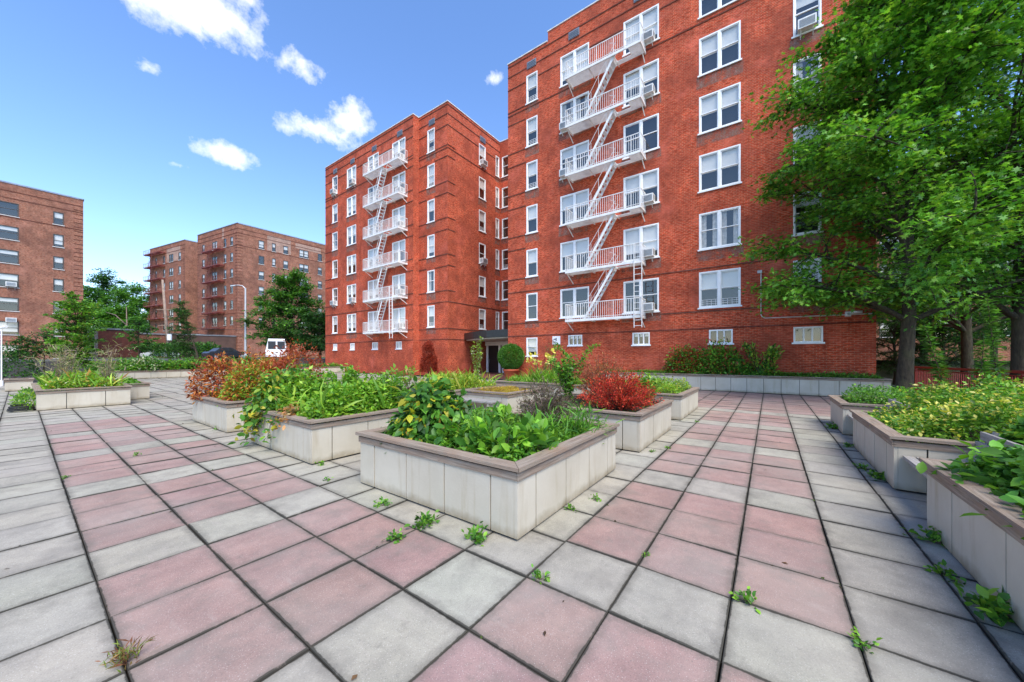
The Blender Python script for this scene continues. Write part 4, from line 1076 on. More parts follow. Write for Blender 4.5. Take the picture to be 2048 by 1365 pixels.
hanging('long vine with yellowing leaves trailing to the paving from the second planter', (2.70,7.30,.70), [(-.38,.12,-.62),(-.32,-.02,-.45),(-.36,.3,-.50),(-.34,-.2,-.38),(-.40,.2,-.25),(-.3,.05,-.2)], 260, .10, G_MID+[(.42,.38,.04),(.28,.22,.04)])
hanging('short vine curling down in front of the second planter panels', (2.68,6.75,.66), [(-.30,-.10,-.40),(-.28,.02,-.50),(-.26,-.2,-.18)], 70, .09, G_MID+[(.42,.40,.04)])
hanging('dry tan sprig hanging over the cap of the second planter', (2.66,6.35,.66), [(-.2,-.05,-.14),(-.18,-.2,-.10),(-.2,.1,-.22),(-.1,-.1,.12)], 130, .07, [(.52,.28,.12),(.45,.20,.07),(.40,.30,.14)], 'dry_sprig')
shrub('leafy_bush', 'dark bush with yellow edged leaves at the far left corner of the second planter', 'bush', (2.9,7.4,.5), (.55,.6,.88), 1700, .11, 'fine', G_MID+[(.45,.38,.04),(.26,.14,.03)]+G_LIME, [3,2,2,1,.7,1,1,1], 'ball', 10, seed=12, droop=.8, low=.3)
# P3 rust shrubs
cover('ground_cover', 'brown and yellow dying plants along the rim of the rust coloured planter', 2.66, 4.76, 9.2, 11.4, Z0, .42, 3600, .10, 'oval', RUST+G_LIME+[(.45,.32,.04)], None, 6)
for i, (x, y, r, h, c, lb) in enumerate((
    (2.95,11.1,.62,.95,RUST+[(.12,.03,.02)],'rust brown shrub with curled leaves at the far left of its planter'),
    (3.35,10.3,.62,1.1,RUST+RUST+[(.48,.38,.04),(.22,.34,.04)],'orange brown shrub with some yellow leaves in the middle of the rust planter'),
    (4.2,9.9,.70,1.38,[(.34,.07,.03),(.42,.11,.04),(.26,.05,.02)],'reddish brown shrub standing highest in the rust planter'),
    (3.0,9.5,.5,.80,RUST+G_BRIGHT+G_LIME[:1]+[(.50,.36,.04)],'half green half rust shrub at the near corner of the rust planter'),
    (4.3,10.9,.6,1.2,RUST,'orange brown shrub at the back left of the rust planter'))):
    shrub('rust_shrub', lb, 'shrub', (x,y,Z0), (r,r,h), 3200, .085, 'slim', c, None, 'ball', 14, seed=i+20, droop=.4, low=.15, width=2.0, group='rust coloured shrubs in one planter')
shrub('bare_bush', 'nearly bare pale twiggy bush above the rust shrubs', 'bush', (4.4,11.3,.6), (.75,.75,1.25), 120, .06, 'oval', G_LIME, None, 'fountain', 14, twig='twig_grey', stemr=.006)
# P4
root = shrub('barberry_bush', 'bright red barberry bush fanning out of its planter', 'bush', (6.70,2.32,Z0), (.84,.84,.84), 11000, .036, 'oval', RED, [3,3,1.5,1.5], 'fountain', 260, twig='twig', stemr=.006, matn='leaf_matte')
shrub('barberry_bush', 'duller orange red bush behind the bright red barberry', 'bush', (7.70,3.05,Z0), (.72,.72,1.12), 6000, .038, 'oval', [(.36,.10,.05),(.42,.15,.06),(.30,.06,.03),(.40,.22,.08)], None, 'fountain', 200, stemr=.006, matn='leaf_matte')
shrub('leafy_plant', 'tall green plant with two arching shoots behind the wiry bush', 'plant', (7.55,3.85,Z0), (.46,.46,1.05), 1500, .085, 'oval', G_BRIGHT+G_MID, None, 'upright', 26, seed=2)
for dx, dy, lb in ((-.10,.45,'left arching leafy shoot against the brick wall'),(.30,-.45,'right arching leafy shoot against the brick wall')):
    r_ = thing('arching_shoot', lb, 'shoot', (7.6,3.7,1.25)); C = curves((0,0,0), np.array([[dx,dy,.62]]), .22, 9, .01); P, D = along(C, 90, .1, .025)
    foliage('foliage', P, norm(D*.6+RNG.normal(0,.7,D.shape)), .085*(.7+.6*RNG.random(90)), 'slim', pal(90, G_BRIGHT), r_, width=2); stems('stem', C, .008, .003, 'twig', r_)
shrub('leafy_plant', 'bright green plant spilling over the right end of the barberry planter', 'plant', (7.85,2.15,Z0), (.42,.40,.62), 1500, .075, 'slim', G_BRIGHT+G_LIME, None, 'upright', 26, seed=5, width=2.4)
cover('ground_cover', 'sparse low weeds under the barberry bushes', 6.15, 8.15, 1.9, 3.95, Z0, .10, 900, .05, 'oval', G_MID+G_DARK, None, 6)
# P5
cover('ground_cover', 'yellow green feathery growth in the planter behind the barberry', 9.72, 12.0, 1.92, 3.95, Z0, .55, 7500, .07, 'slim', G_LIME+G_BRIGHT+[(.48,.45,.05)], None, 9, width=1.8)
# long planter at the facade
cover('ground_cover', 'strip of short green grass in the long facade planter', 18.78, 19.82, -3.5, 7.5, .64, .34, 12000, .10, 'slim', G_BRIGHT+G_MID, None, 4, width=1.6)
shrub('rhododendron', 'rhododendron with reddish inner twigs, leftmost against the big facade', 'shrub', (19.25,3.45,.62), (.55,.95,1.65), 3600, .13, 'oval', G_MID+G_BRIGHT[:2]+[(.42,.08,.04)], [2,2,1,2,1,6], 'ball', 14, seed=31, low=.2, hollow=.4, stemr=.016)
shrub('rhododendron', 'fullest dark green rhododendron, middle one against the big facade', 'shrub', (19.25,1.85,.62), (.55,1.15,1.6), 4800, .13, 'oval', G_MID+G_BRIGHT+[(.40,.10,.05)], [3,3,2,2,2,1,2.2], 'ball', 16, seed=33, low=.3, hollow=.35, stemr=.016)
shrub('rhododendron', 'open twisted rhododendron showing bare stems, rightmost against the big facade', 'shrub', (19.25,.30,.62), (.45,1.15,1.8), 2000, .13, 'oval', G_MID+G_LIME[:2]+[(.36,.16,.06)], None, 'fountain', 12, seed=35, twig='bark', stemr=.030)
# mid planters
cover('ground_cover', 'orange and yellow moss carpet in the planter behind the small bench', 7.5, 9.25, 5.6, 6.9, .50, .22, 9000, .035, 'slim', [(.50,.34,.04),(.55,.42,.05),(.46,.22,.05),(.40,.38,.05)], None, 5, width=1.6)
cover('ground_cover', 'yellow green weeds in the planter left of the small bench', 6.9, 9.25, 7.2, 8.9, .50, .66, 6500, .08, 'slim', G_LIME+G_YEL, [3,3,3,1,1,1], 5, width=1.8, blades=120)
shrub('flower_spike', 'tall pale flowering spike plant left of the entrance doors', 'plant', (8.75,7.75,.5), (.22,.22,1.65), 700, .07, 'slim', G_LIME+[(.50,.48,.36)], None, 'upright', 9, width=2, stemr=.006)
cover('ground_cover', 'fresh green leaves under the daylilies', 10.95, 12.65, 5.15, 8.45, .50, .40, 5200, .10, 'slim', G_BRIGHT+G_LIME, None, 5, width=1.5, blades=150)
def lily():
    r = thing('daylily', 'clump of pale yellow daylilies in front of the brick wall', 'flowers', (11.5,6.95,.5)); n = 30
    e = RNG.normal(0,1,(n,3))*[.30,.36,.12]+[0,0,.98]; C = curves((0,0,0), e, .1, 7, .05)
    stems('stem', C, .006, .004, 'twig', r)
    for q in e[:16]:
        P, D, c = [], [], []
        ax = norm(RNG.normal(0,1,3)*[1,1,.4]+[-.6,-.4,.5])
        for k in range(6):
            v = norm(np.cross(ax, RNG.normal(0,1,3))*.9+ax*.7); P.append(q); D.append(v); c.append((.78,.70,.14) if RNG.random() < .6 else (.80,.76,.30))
        foliage('flower', np.array(P), np.array(D), np.full(len(P), .15), 'round', np.array(c), r, 'leaf_matte', .6, .8)
    m_ = 300; P = RNG.normal(0,1,(m_,3))*[.22,.28,0]; D = norm(RNG.normal(0,1,(m_,3))*[.5,.5,0]+[0,0,1]); foliage('foliage', P, D, .5+.4*RNG.random(m_), 'blade', pal(m_, G_BRIGHT+G_LIME), r, width=.5)
lily()
shrub('seed_stalk', 'tall reddish brown seed stalks behind the daylilies', 'plant', (12.1,6.85,.5), (.30,.30,1.62), 900, .05, 'slim', [(.26,.12,.06),(.18,.14,.05),(.12,.20,.04)], None, 'upright', 9, width=2, stemr=.007)
# topiary in a pot
tp = thing('potted_topiary', 'round clipped bush in a terracotta pot beside the entrance', 'potted bush', (19.25,14.0,.0))
mb = MB(); mb.lathe([(.0,.0),(.33,.0),(.40,.15),(.50,.62),(.55,.62),(.55,.74),(.48,.74),(.46,.66),(0,.64)], 0, 0, 24); part('pot', mb, 'terracotta', tp, smooth=True)
n = 17000; d = sph(n); P = d*np.array([.86,.86,.84])*(.78+.22*RNG.random(n)[:,None]**.5)*(1+.05*lump(d*3,5))[:,None]+[0,0,1.55]; P = P[P[:,2] > .74]
foliage('foliage', P, norm(P-[0,0,1.55]+RNG.normal(0,.4,P.shape)), .08*(.7+.6*RNG.random(len(P))), 'oval', pal(len(P), [(.08,.22,.03),(.12,.29,.04),(.05,.14,.02)]), tp, 'leaf', .3)
mb = MB(); mb.tube([(0,0,.6),(.02,.01,1.0),(0,0,1.6)], [.05,.04,.02], 6); part('trunk', mb, 'bark', tp)
shrub('red_maple_shrub', 'dark red leafed shrub standing against the far wing', 'shrub', (18.7,21.5,.1), (.66,.72,2.35), 8000, .085, 'oval', [(.26,.03,.015),(.34,.05,.02),(.18,.02,.012)], None, 'ball', 20, stemr=.012, matn='leaf_matte')
# right planters
cover('ground_cover', 'low spirea in the far white planter at the right', 9.92, 11.45, -3.45, -1.36, Z0, .58, 6500, .05, 'oval', G_MID+G_BRIGHT, None, 7)
cover('yellow_shrubbery', 'yellow tipped shrubbery mounded over the white planter between the benches', 6.25, 8.5, -3.5, -1.36, Z0, .92, 17000, .055, 'oval', [(.17,.36,.03),(.11,.28,.03),(.07,.20,.03),(.24,.40,.04)], [2,2.6,1.4,1], 13, spill=.07, tips=[(.66,.62,.12),(.60,.58,.08),(.72,.66,.22)], hf=lambda x, y: np.clip((-1.2-y)/.9, .3, 1))
cover('ground_cover', 'leafy green growth behind the near slatted bench', 4.9, 6.2, -3.45, -1.98, .5, .80, 7500, .10, 'fine', G_BRIGHT+G_MID+[(.5,.46,.08)], [2,2,2,2,2,2,.7], 3)
cover('ground_cover', 'green growth behind the far slatted bench', 8.5, 9.8, -3.45, -2.0, .5, .62, 3500, .06, 'oval', G_MID+G_YEL[:1], [3,3,2,2], 3)
cover('ground_cover', 'broad green leaves spilling over the planter at the right edge', 2.4, 4.74, -3.4, -1.28, Z0, .50, 13000, .10, 'fine', G_BRIGHT[:1]+G_MID+[(.09,.26,.03)], None, 15, spill=.10, hf=lambda x, y: np.clip((-.55-y)/.9, .9, 1.9))
cover('shrubbery', 'dense green bushes behind the right row of planters', 3.0, 13.5, -6.4, -3.7, -.1, 1.05, 14000, .09, 'oval', G_DARK+G_MID+G_YEL[:1], [2,3,2,2,2,1,.5], 16)
def horseweed(lb, a, b, z0, H, lean):
    r = thing('horseweed', lb, 'weed', (a,b,z0), 0, 'tall horseweed stalks'); C = curves((0,0,0), np.array([[lean[0],lean[1],H]]), .1, 12, .02)
    n = int(520*H/2); P, D = along(C, n, .12, .012); dd = norm(RNG.normal(0,1,(n,3))*[1,1,.15]+[0,0,.15])
    foliage('foliage', P, dd, (.17-.07*(P[:,2]/H))*(.8+.4*RNG.random(n)), 'slim', pal(n, G_MID+[(.13,.24,.06)]), r, 'leaf', .75, .8); stems('stem', C, .012, .005, 'twig', r)
horseweed('tallest bottlebrush shaped weed stalk above the yellow shrubbery', 9.3, -3.05, .5, 2.05, (.1,.12))
horseweed('leaning shorter bottlebrush weed stalk left of the tallest one', 9.3, -2.55, .5, 1.65, (.0,.35))
horseweed('stocky bottlebrush weed stalk between two taller ones', 9.0, -2.7, .5, 1.35, (.1,-.1))
horseweed('bottlebrush weed stalk furthest right', 8.9, -3.2, .5, 1.8, (.05,-.15))
# far-left planters
cover('wild_flowers', 'mixed wild flowers and grasses in the far left planter', .42, 2.02, 17.35, 21.8, .48, .62, 11500, .085, 'oval', G_LIME+G_BRIGHT+[(.55,.56,.36),(.45,.24,.05),(.50,.46,.08)], [2,2,2,2,2,2,.8,1,1], 21, blades=350)
for i, (x, y, lb) in enumerate(((1.0,20.4,'tall pale grass plumes at the left of the wild flower planter'),(1.75,18.3,'pinkish grass plumes at the right of the wild flower planter'),(.7,19.0,'thin upright grass stalks in the middle of the wild flower planter'))):
    shrub('grass_plume', lb, 'grass', (x,y,.5), (.42,.5,1.35), 260, .22, 'blade', [(.42,.36,.20),(.48,.38,.26),(.26,.32,.10)], None, 'upright', 34, twig='twig_grey', stemr=.005, width=.7)
cover('ground_cover', 'low round leaved plants in the short planter joined at the right', 2.3, 2.75, 19.0, 21.8, .46, .26, 1800, .07, 'round', G_BRIGHT+G_MID, None, 2)
cover('ground_cover', 'long bank of wild plants on the far left planter wall', 2.7, 13.8, 36.0, 38.1, .42, 1.12, 13000, .17, 'oval', G_MID+G_BRIGHT+G_LIME[:1]+[(.20,.07,.04)], [3,3,2,2,2,2,1,.8], 21, blades=200)
cover('ground_cover', 'grassy growth in the short planter by the far wing', 15.4, 18.8, 34.3, 36.5, .45, .55, 3600, .13, 'slim', G_MID+G_BRIGHT, None, 21, width=1.8)
shrub('hydrangea', 'pale flowering round bush on the far left planter wall', 'bush', (5.4,36.5,.45), (.9,.8,1.1), 1500, .11, 'round', G_MID+[(.60,.62,.42)], [2,2,2,2.5], 'ball', 10, seed=3)
for i, (x, lb) in enumerate(((8.6,'left of two brown red mounds on the far planter wall'),(10.6,'right of two brown red mounds on the far planter wall'))):
    shrub('red_mound', lb, 'shrub', (x,37.0,.45), (.95,.7,.9), 1500, .10, 'oval', [(.16,.05,.035),(.22,.07,.04),(.10,.04,.03)], None, 'ball', 8, seed=3+i, group='brown red mounds')
shrub('trailing_weed', 'dark green weeds spilling down the left side of the wild flower planter', 'weeds', (.12,18.4,.0), (.30,1.2,.55), 900, .09, 'slim', G_MID+G_LIME, None, 'ball', 8, seed=8, width=2, low=.1)
# ---- joint weeds
WEEDS = [(768,1012,.085,'leafy weed by the left end of the nearest planter, nearest its foot'),(845,1050,.13,'spreading weed on a tile crossing left of the nearest planter corner'),(793,1080,.09,'small weed alone on a pink tile edge left of the nearest planter'),
 (950,1082,.12,'dark weed patch just left of the front corner of the nearest planter'),(1080,1160,.07,'single leafy weed at the tile crossing in front of the planter corner'),(1492,1203,.075,'flat green weed between pink and grey tiles at the bottom right'),
 (1338,897,.06,'tiny weed beside the barberry planter corner'),(1985,1232,.16,'large leafy weed at the foot of the right edge planter'),(1865,1085,.12,'weed growing against the white panels below the near bench'),(1892,1152,.09,'weed on the joint between the near bench and the large corner weed'),
 (1722,938,.09,'narrow weed in the joint beside the white planter between benches'),(1757,958,.13,'bushy weed against the front corner of the white planter between benches'),(1665,858,.13,'weed at the foot of the furthest right planter'),(1698,895,.09,'small weed left of the far bench'),
 (642,930,.07,'pale weed at the front corner of the second planter'),(655,962,.06,'little weed between the second and the nearest planter'),(435,860,.07,'weed at the foot of the rust planter'),(252,1330,.11,'dry brown grass tuft in the bottom left joint'),
 (1142,1020,.07,'weed at the right foot of the nearest planter, closer of two'),(1190,1000,.07,'weed at the right foot of the nearest planter, further of two'),(1290,1112,.04,'tiny sprig on the dark joint right of the nearest planter'),(1728,1292,.07,'small weed on the dark joint at the bottom right'),
 (1305,905,.06,'small sprig between barberry planter and pink tiles'),(275,912,.06,'tiny plant on a pink tile edge at the left'),(130,958,.05,'tiny plant on the grey tiles at the left'),(1394,845,.06,'weed near the corner of the yellow green planter')]
for i, (px, py, r, lb) in enumerate(WEEDS):
    p = G(px, py); dry = 'dry' in lb
    shrub('joint_weed', lb, 'weed', (p[0],p[1],.0), (r*.85,r*.85,r*.55), max(30,int(r*700)) if not dry else 160, r*.42, 'slim' if dry else 'fine', [(.30,.20,.07),(.24,.10,.05),(.20,.26,.05)] if dry else G_BRIGHT+G_MID, None, 'fountain', 9, stemr=.002, width=.8 if dry else 1.1, group='weeds in the paving joints')
# thin moss lines and fallen bits along the joints
def litter():
    n = 1500; rr = np.random.default_rng(3); P = []
    for _ in range(n):
        u = rr.integers(-5,26); v = rr.integers(-4,30)
        if rr.random() < .55: P.append((OA+u*T+rr.normal(0,.006), OB+(v+rr.random())*T, .001))
        else: P.append((OA+(u+rr.random())*T, OB+v*T+rr.normal(0,.006), .001))
    P = np.array(P); keep = np.array([p[0] < 18.4 and lump(np.array([[p[0]*1.7,p[1]*1.7,0]]), 5)[0] > .12 for p in P]); P = P[keep]
    o = foliage('moss', P, norm(rr.normal(0,1,P.shape)*[1,1,.25]+[0,0,.1]), .016+.022*rr.random(len(P)), 'oval', pal(len(P), [(.10,.16,.03),(.06,.09,.02),(.12,.07,.03),(.05,.04,.02)]), None, 'leaf_matte', .5)
    tag(o, 'moss and crumbs scattered along the paving joints', 'moss', None, 'stuff')
litter()
def litter2():
    rr = np.random.default_rng(13); n = 150
    P = np.stack([rr.uniform(-1,16,n), rr.uniform(-1,22,n), np.full(n,.006)],1)
    ok = np.array([not any(x0-.1 < p[0] < x1+.1 and y0-.1 < p[1] < y1+.1 for x0,x1,y0,y1 in ((2.5,4.9,1.7,4.2),(2.5,4.9,5.4,7.8),(2.5,4.9,9,11.6),(5.9,8.4,1.7,4.1),(9.5,12.2,1.7,4.1),(.2,2.9,17,22),(6.7,9.5,5.4,9.1))) for p in P]); P = P[ok]
    o = foliage('fallen_leaf', P, norm(rr.normal(0,1,P.shape)*[1,1,.12]), .02+.03*rr.random(len(P)), 'oval', pal(len(P), [(.08,.05,.03),(.04,.03,.02),(.14,.08,.04)]), None, 'leaf_matte', .8)
    tag(o, 'fallen twigs and withered leaf bits on the paving', 'debris', None, 'stuff')
litter2()
hs = thing('hose', 'black coiled hose at the left foot of the wild flower planter', 'hose', (.02,17.55,.0))
mb = MB(); mb.tube([(.0+.24*math.cos(t*.5)*(1-.004*t), .22*math.sin(t*.5), .03+.022*(t//12.6)+.002*t) for t in range(44)], .022, 6); part('coil', mb, 'rubber', hs, smooth=True)
# ================================================================ TREES
def outside(p):   # keep foliage out of the buildings
    return ~((p[:,0] > 19.75) & (p[:,1] > -3.65) & (p[:,1] < 39.5))
b = at(1806, 780, 12.0)
tree('maple_tree', 'large green broadleaf tree with a bare trunk at the right corner of the brick building', (b[0],b[1],-.05), 15.0, .21, 3.5, (4.25,4.25), 36, 30, 74, .185, 'lobed', [(.10,.29,.028),(.15,.37,.035),(.06,.19,.022),(.24,.44,.045)], [3,3,1.5,1.8], seed=5, lean=(-.6,-.2), twl=1.5, droop=.35, flat=.55, clip=outside, clump=.34, shape=.55)
for i, (px, Z, H, R, c, lb, nl, sz) in enumerate((
    (2040, 11.0, 15, 4.2, G_MID, 'tall leafy tree at the right edge, nearest of the row behind the planters', 24, .13),
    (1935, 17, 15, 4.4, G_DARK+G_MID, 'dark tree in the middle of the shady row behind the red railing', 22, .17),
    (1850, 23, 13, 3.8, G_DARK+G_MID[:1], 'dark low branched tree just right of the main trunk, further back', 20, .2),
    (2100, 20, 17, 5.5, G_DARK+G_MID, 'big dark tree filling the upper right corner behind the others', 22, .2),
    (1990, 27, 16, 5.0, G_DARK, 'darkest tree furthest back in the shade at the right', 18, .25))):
    q = at(px, 700, Z)
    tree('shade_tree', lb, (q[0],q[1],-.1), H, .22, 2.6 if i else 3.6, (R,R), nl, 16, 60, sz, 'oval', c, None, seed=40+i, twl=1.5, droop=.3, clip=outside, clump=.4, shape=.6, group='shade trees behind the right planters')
q = at(1890, 700, 19.5)
tree('evergreen_tree', 'low dark evergreen with layered branches left of the red railing', (q[0],q[1],-.1), 5.0, .10, .7, (2.3,2.3), 22, 12, 60, .13, 'slim', G_DARK, None, seed=60, twl=.9, droop=.5, clip=outside, clump=.3, shape=.5)
q = at(1790, 700, 21)
tree('evergreen_tree', 'dark evergreen directly behind the main trunk beside the brick corner', (q[0],q[1],-.1), 5.2, .10, .7, (2.2,2.2), 22, 12, 60, .13, 'slim', G_DARK, None, seed=61, twl=.9, droop=.5, clip=outside, clump=.3, shape=.5)
# concrete wall and red railing in the shade
p0, p1 = at(1740,700,22.5), at(2120,700,17.5)
L = math.dist(p0[:2], p1[:2]); ang = math.atan2(p1[1]-p0[1], p1[0]-p0[0])
w_ = thing('garden_wall', 'mossy concrete wall in the shade behind the main trunk', 'wall', (p0[0],p0[1],0), ang)
mb = MB()
k = 0
while k*1.9 < L: mb.box(k*1.9+.008, min(L, k*1.9+1.9)-.008, 0, .25, -.1, 1.15); k += 1
part('panel', mb, 'concrete_mossy', w_); mb = MB(); mb.box(-.1, L+.1, -.05, .30, 1.153, 1.35); part('coping', mb, 'dark_metal', w_)
p0, p1 = at(1832,735,15.5), at(2075,750,10.2); L = math.dist(p0[:2], p1[:2]); ang = math.atan2(p1[1]-p0[1], p1[0]-p0[0])
w_ = thing('red_railing', 'red painted metal railing in the shade behind the yellow shrubbery', 'railing', (p0[0],p0[1],0), ang)
mb = MB(); mb.box(-.3,L,-.04,.04,1.08,1.16); mb.box(0,L,-.02,.02,.98,1.02); mb.box(0,L,-.02,.02,.10,.14); part('rail', mb, 'fence_red', w_)
mb = MB(); n = int(L/.11)
for k in range(n): mb.box(k*L/n, k*L/n+.03, -.012, .012, .143, .978)
part('slat', mb, 'fence_red', w_); mb = MB()
for k in range(int(L/1.8)+1): mb.box(k*1.8-.03, k*1.8+.03, -.035, .035, -.1, 1.078)
part('post', mb, 'fence_red', w_)
# left side trees
q = at(150, 700, 20.5)
tree('young_tree', 'bright green young tree in front of the left edge block', (q[0],q[1],.3), 4.7, .05, .6, (1.0,1.0), 26, 10, 46, .13, 'oval', G_BRIGHT+G_MID[:2]+[(.34,.30,.05)], [3,3,3,2,2,.5], seed=70, twl=.5, droop=.1, shape=1.35, clump=.35)
q = at(88, 700, 22)
tree('small_tree', 'dark spreading small tree left of the bright young tree', (q[0],q[1],.3), 2.6, .05, 1.4, (1.2,1.2), 12, 8, 34, .12, 'oval', G_DARK+G_MID[:1]+[(.30,.14,.05)], [3,3,2,2,.8], seed=71, twl=.6, droop=.1, shape=.9, clump=.3)
shrub('dark_bush', 'dark green bush at the far left edge', 'bush', at(28, 745, 21)[:2]+(.2,), (1.1,1.1,2.0), 2600, .13, 'oval', G_DARK+G_MID[:1], None, 'ball', 10, seed=6, low=.1)
q = at(278, 700, 38)
tree('young_tree', 'thin young tree in front of the low brick garage', (q[0],q[1],1.2), 4.6, .06, 1.0, (1.3,1.3), 14, 7, 34, .20, 'oval', G_MID+G_DARK[:1], None, seed=72, twl=.7, droop=.2)
q = at(396, 700, 43)
tree('leaning_conifer', 'dark conifer leaning left in front of the narrower brown block', (q[0],q[1],1.2), 6.9, .12, .4, (1.15,1.15), 26, 8, 44, .22, 'slim', G_DARK+G_MID[:1], None, seed=73, lean=(-1.5,2.0), twl=.8, droop=.5, shape=.8)
q = at(583, 700, 46)
tree('broadleaf_tree', 'full green street tree in front of the patched brick block', (q[0],q[1],1.2), 10.6, .25, 1.3, (4.5,4.5), 30, 14, 62, .30, 'oval', G_MID+G_DARK+G_BRIGHT[:1], [3,3,2,2,2,1,1.2], seed=74, twl=1.5, droop=.2, shape=.62, clump=.42)
q = at(640, 700, 43)
tree('broadleaf_tree', 'dark low tree squeezed beside the far wing corner', (q[0],q[1],1.2), 5.6, .15, .6, (2.6,2.6), 20, 10, 50, .26, 'oval', G_DARK, None, seed=75, twl=1.2, shape=.6, clump=.4)
for i, (px, Z, H, R, c, lb) in enumerate(((212,96,22.5,7.5,G_DARK+G_MID[:1],'dark crowned tree standing highest in the wood at the left'),(262,92,18.5,7.5,G_MID+G_BRIGHT[:1],'bright crowned tree at the right of the wood'),(178,88,16.5,6.5,G_MID+G_DARK[:1],'tree at the left of the wood behind the edge block'),(300,104,17.5,6.5,G_DARK+G_MID[:1],'dark tree of the wood touching the narrower brown block'),(236,84,11.5,5.5,G_BRIGHT[:1]+G_MID,'lower tree in front of the wood'))):
    q = at(px, 700, Z)
    tree('wood_tree', lb, (q[0],q[1],1.2), H, .35, 2.2, (R,R), 24, 12, 50, .50, 'oval', c, None, seed=80+i, twl=2.4, shape=.6, clump=.45, group='trees of the wood at the left')
dt = thing('dead_tree', 'pale dead snag with one forked limb in front of the wood', 'tree', at(253,700,76)[:2]+(1.2,))
mb = MB(); mb.tube([(0,0,0),(.1,.1,6),(0,.2,11)], [.22,.16,.05], 7); mb.tube([(.05,.1,7),(-1.4,1.8,9.2),(-2.6,3.4,9.8)], [.12,.07,.03], 5); part('trunk', mb, 'twig_grey', dt, smooth=True)
for i, (px, Z, r, h, lb) in enumerate(((240,72,2.6,3.6,'round bush behind the low brick garage'),(272,70,3.0,4.0,'larger bush right of the round one behind the garage'),(418,58,1.6,2.2,'dark bush against the dark brown wall'))):
    q = at(px, 700, Z); shrub('round_bush', lb, 'bush', (q[0],q[1],3.6 if i < 2 else 1.2), (r,r,h), 1400, .42, 'oval', G_MID+G_DARK, None, 'ball', 8, seed=90+i)
def hedge():
    p, q = at(296,700,57), at(402,700,53); r = thing('hedge', 'clipped dark hedge behind the parked cars', 'hedge', (p[0],p[1],1.2)); n = 7000
    t = RNG.random(n)[:,None]; P = t*np.array([[q[0]-p[0], q[1]-p[1], 0]]) + np.stack([RNG.normal(0,.35,n), RNG.normal(0,.35,n), 2.35*RNG.random(n)**.5+.15*np.sin(t[:,0]*40)], 1)
    foliage('foliage', P, norm(RNG.normal(0,1,(n,3))+[0,0,.4]), .20*(.6+.8*RNG.random(n)), 'oval', pal(n, G_DARK+G_MID), r, 'leaf')
    mb = MB()
    for k in range(12):
        f = (k+.5)/12; x, y = (q[0]-p[0])*f, (q[1]-p[1])*f; mb.tube([(x,y,0),(x+.1,y,1.2),(x,y+.1,2.1)], [.05,.04,.02], 5)
    part('stem', mb, 'bark', r)
hedge()
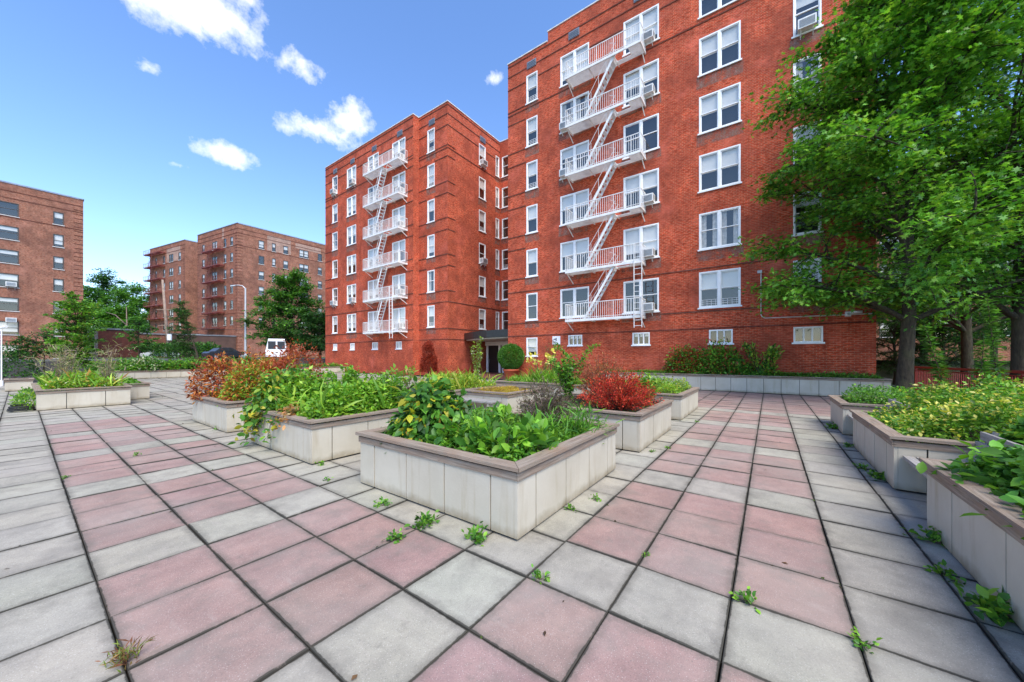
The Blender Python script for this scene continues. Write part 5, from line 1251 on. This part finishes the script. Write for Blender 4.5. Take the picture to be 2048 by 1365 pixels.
# ================================================================ VEHICLES
def car(lb, px, Z, rz, paint, van=False, cat='car'):
    q = at(px, 700, Z); r = thing('parked_van' if van else 'parked_car', lb, cat, (q[0],q[1],1.25), rz)
    L, W = (5.4, 2.0) if van else (4.5, 1.78)
    prof = [(-L/2,.30),(-L/2,.85),(-L/2+.12,1.0),(-L/2+.2,2.15),(-L/2+.35,2.28),(L/2-1.3,2.28),(L/2-.75,1.35),(L/2-.1,1.1),(L/2,.8),(L/2,.30)] if van else \
           [(-L/2,.30),(-L/2+.02,.72),(-L/2+.25,.92),(-L/2+.75,.98),(-L/2+1.25,1.38),(-L/2+1.8,1.46),(L/2-2.0,1.46),(L/2-1.25,1.0),(L/2-.35,.88),(L/2-.03,.66),(L/2,.30)]
    top = 1.0 if not van else 1.2
    mb = MB(); n = len(prof); i = 0
    rows = [(-W/2, 0), (-W/2+.04, .0), (W/2-.04, 0), (W/2, 0)]
    for side in (-1, 1):
        for (x, z) in prof:
            inset = .16*max(0, (z-top))/.5 if z > top else (0 if z > .4 else .04)
            mb.v.append((x, side*(W/2-min(.24, inset)), z))
    for k in range(n):
        a, b_ = k, (k+1) % n; mb.f.append((a, b_, b_+n, a+n)[::-1]); mb.m.append(0); mb.uv += [(0,0)]*4
    mb.f.append(tuple(range(n))); mb.m.append(0); mb.uv += [(0,0)]*n; mb.f.append(tuple(range(n, 2*n))[::-1]); mb.m.append(0); mb.uv += [(0,0)]*n
    part('body', mb, paint, r)
    z0, z1 = (1.28, 2.05) if van else (1.0, 1.38)
    spans = [(-L/2+.75,-L/2+1.9),(-L/2+2.0,L/2-1.45)] if van else [(-L/2+1.15,-L/2+2.05),(-L/2+2.12,L/2-1.75)]
    for side in (-1, 1):
        for (xa, xb) in spans:
            g = MB(); yb = side*(W/2-.05 if van else W/2-.02)-side*.02*0; y0, y1 = side*(W/2-.16*(z0-top)/.5+.012), side*(W/2-min(.24,.16*(z1-top)/.5)+.012)
            g.quad((xa,y0,z0),(xb,y0,z0),(xb-.12,y1,z1),(xa+.12,y1,z1)); part('side_window', g, 'dark_metal', r)
        for x in (-L/2+.85, L/2-.85):
            w = MB(); w.tube([(x, side*(W/2-.18), .32),(x, side*(W/2+.01), .32)], .33, 18); wo = part('wheel', w, 'rubber', r)
            h = MB(); h.tube([(x, side*(W/2+.011), .32),(x, side*(W/2+.02), .32)], .19, 12); part('rim', h, 'lamp_grey', wo)
    g = MB(); xw0, xw1 = (L/2-1.27, L/2-.80) if van else (L/2-1.95, L/2-1.3); zw0, zw1 = (2.2, 1.45) if van else (1.44, 1.06)
    g.quad((xw1+.02,-W/2+.18,zw1),(xw1+.02,W/2-.18,zw1),(xw0+.02,W/2-.26,zw0),(xw0+.02,-W/2+.26,zw0)); part('windscreen', g, 'dark_metal', r)
    if van:
        for ya, yb in ((-W/2+.22,-.08),(.08,W/2-.22)):
            g = MB(); g.quad((-L/2+.10,yb,1.15),(-L/2+.10,ya,1.15),(-L/2+.16,ya,2.0),(-L/2+.16,yb,2.0)); part('rear_window', g, 'dark_metal', r)
    for side in (-1, 1):
        hl = MB(); hl.box(L/2-.04, L/2+.015, side*W*.36-.16, side*W*.36+.16, .62, .76); part('headlight', hl, 'lamp_grey', r)
    return r
VA = math.radians(8)
car('white parked car seen above the far planter wall beside the hedge', 322, 58, VA, 'car_paint_white')
car('dark parked car half hidden behind the rust shrubs', 452, 46, VA, 'car_paint_dark')
car('white van parked in front of the full street tree', 553, 41.5, math.atan2(at(553,700,50)[1], at(553,700,50)[0]), 'car_paint_white', True, 'van')
# ================================================================ LAMP, POLE, WIRES
q = at(491, 700, 43); lp = thing('street_lamp', 'grey street lamp with a single curved arm in front of the patched brick block', 'street lamp', (q[0],q[1],1.25))
mb = MB(); mb.tube([(0,0,0),(0,0,.8),(0,0,8.6)], [.16,.12,.08], 10); mb.box(-.16,.16,-.16,.16,0,.5); part('pole', mb, 'lamp_grey', lp, smooth=False)
R_ = (ST, -CT)   # direction to the right of the picture, in plan
mb = MB(); mb.tube([(0,0,8.0),(-.05*R_[0],-.05*R_[1],8.55),(-.35*R_[0],-.35*R_[1],8.85),(-.9*R_[0],-.9*R_[1],8.95),(-1.3*R_[0],-1.3*R_[1],8.93)], [.07,.06,.05,.045,.04], 8); part('arm', mb, 'lamp_grey', lp, smooth=True)
mb = MB(); mb.beam((-1.2*R_[0],-1.2*R_[1],8.90),(-1.75*R_[0],-1.75*R_[1],8.84), .20, .12); part('lamp_head', mb, 'lamp_grey', lp)
pt, pb = at(325,560,57), at(338,700,57)
po = thing('utility_pole', 'weathered leaning utility pole in front of the narrower brown block', 'utility pole', (pb[0],pb[1],1.25))
top = (pt[0]-pb[0], pt[1]-pb[1], pt[2]-1.25)
lerp = lambda f: tuple(top[i]*f for i in range(3))
mb = MB(); mb.tube([(0,0,0), lerp(.5), top], [.22,.19,.14], 9); part('pole', mb, 'pole_wood', po, smooth=True)
for f in (.42,.62):
    c_ = lerp(f); mb = MB(); mb.beam((c_[0]-1.3*R_[0],c_[1]-1.3*R_[1],c_[2]),(c_[0]+1.3*R_[0],c_[1]+1.3*R_[1],c_[2]),.10,.12); part('cross_arm', mb, 'pole_wood', po)
mb = MB(); c_ = lerp(.27); mb.tube([(c_[0]+.35*R_[0],c_[1]+.35*R_[1],c_[2]-.5),(c_[0]+.35*R_[0],c_[1]+.35*R_[1],c_[2]+.45)], .30, 12); part('transformer', mb, 'sign_white', po)
def wire(lb, a, b_, sag):
    mid = [(a[i]+b_[i])/2 for i in range(3)]; pts = []
    for k in range(15):
        t = k/14; pts.append(tuple(a[i]*(1-t)+b_[i]*t - (sag*4*t*(1-t) if i == 2 else 0) for i in range(3)))
    w = thing('overhead_wire', lb, 'wire', pts[0]); mb = MB(); mb.tube([tuple(p[i]-pts[0][i] for i in range(3)) for p in pts], .028, 4); part('cable', mb, 'wire', w)
P_ = lambda f, dx=0: (pb[0]+top[0]*f+dx*R_[0], pb[1]+top[1]*f+dx*R_[1], 1.25+top[2]*f)
wire('overhead cable left of the utility pole, upper one', at(20,612,62), P_(.42), .6)
wire('thick overhead cable left of the utility pole, lower one', at(20,655,62), P_(.38), .5)
wire('overhead cable from the utility pole to the right, upper one', P_(.42), at(640,652,48), .6)
wire('overhead cable from the utility pole to the right, lower one', P_(.38), at(560,668,50), .7)
wire('service cable from the utility pole to the patched brick block', P_(.36), at(455,652,66), .4)
wp = thing('white_post', 'white post at the very left edge of the picture', 'post', at(3,745,19)[:2]+(0,))
mb = MB(); mb.tube([(0,0,0),(0,0,3.1)], .025, 8); mb.tube([(0,0,0),(0,0,.30)], .07, 8); part('pole', mb, 'white_paint', wp); mb = MB(); mb.tube([(-.15*R_[0],-.15*R_[1],3.1),(.25*R_[0],.25*R_[1],3.18)], .07, 8); part('lamp_head', mb, 'white_paint', wp)
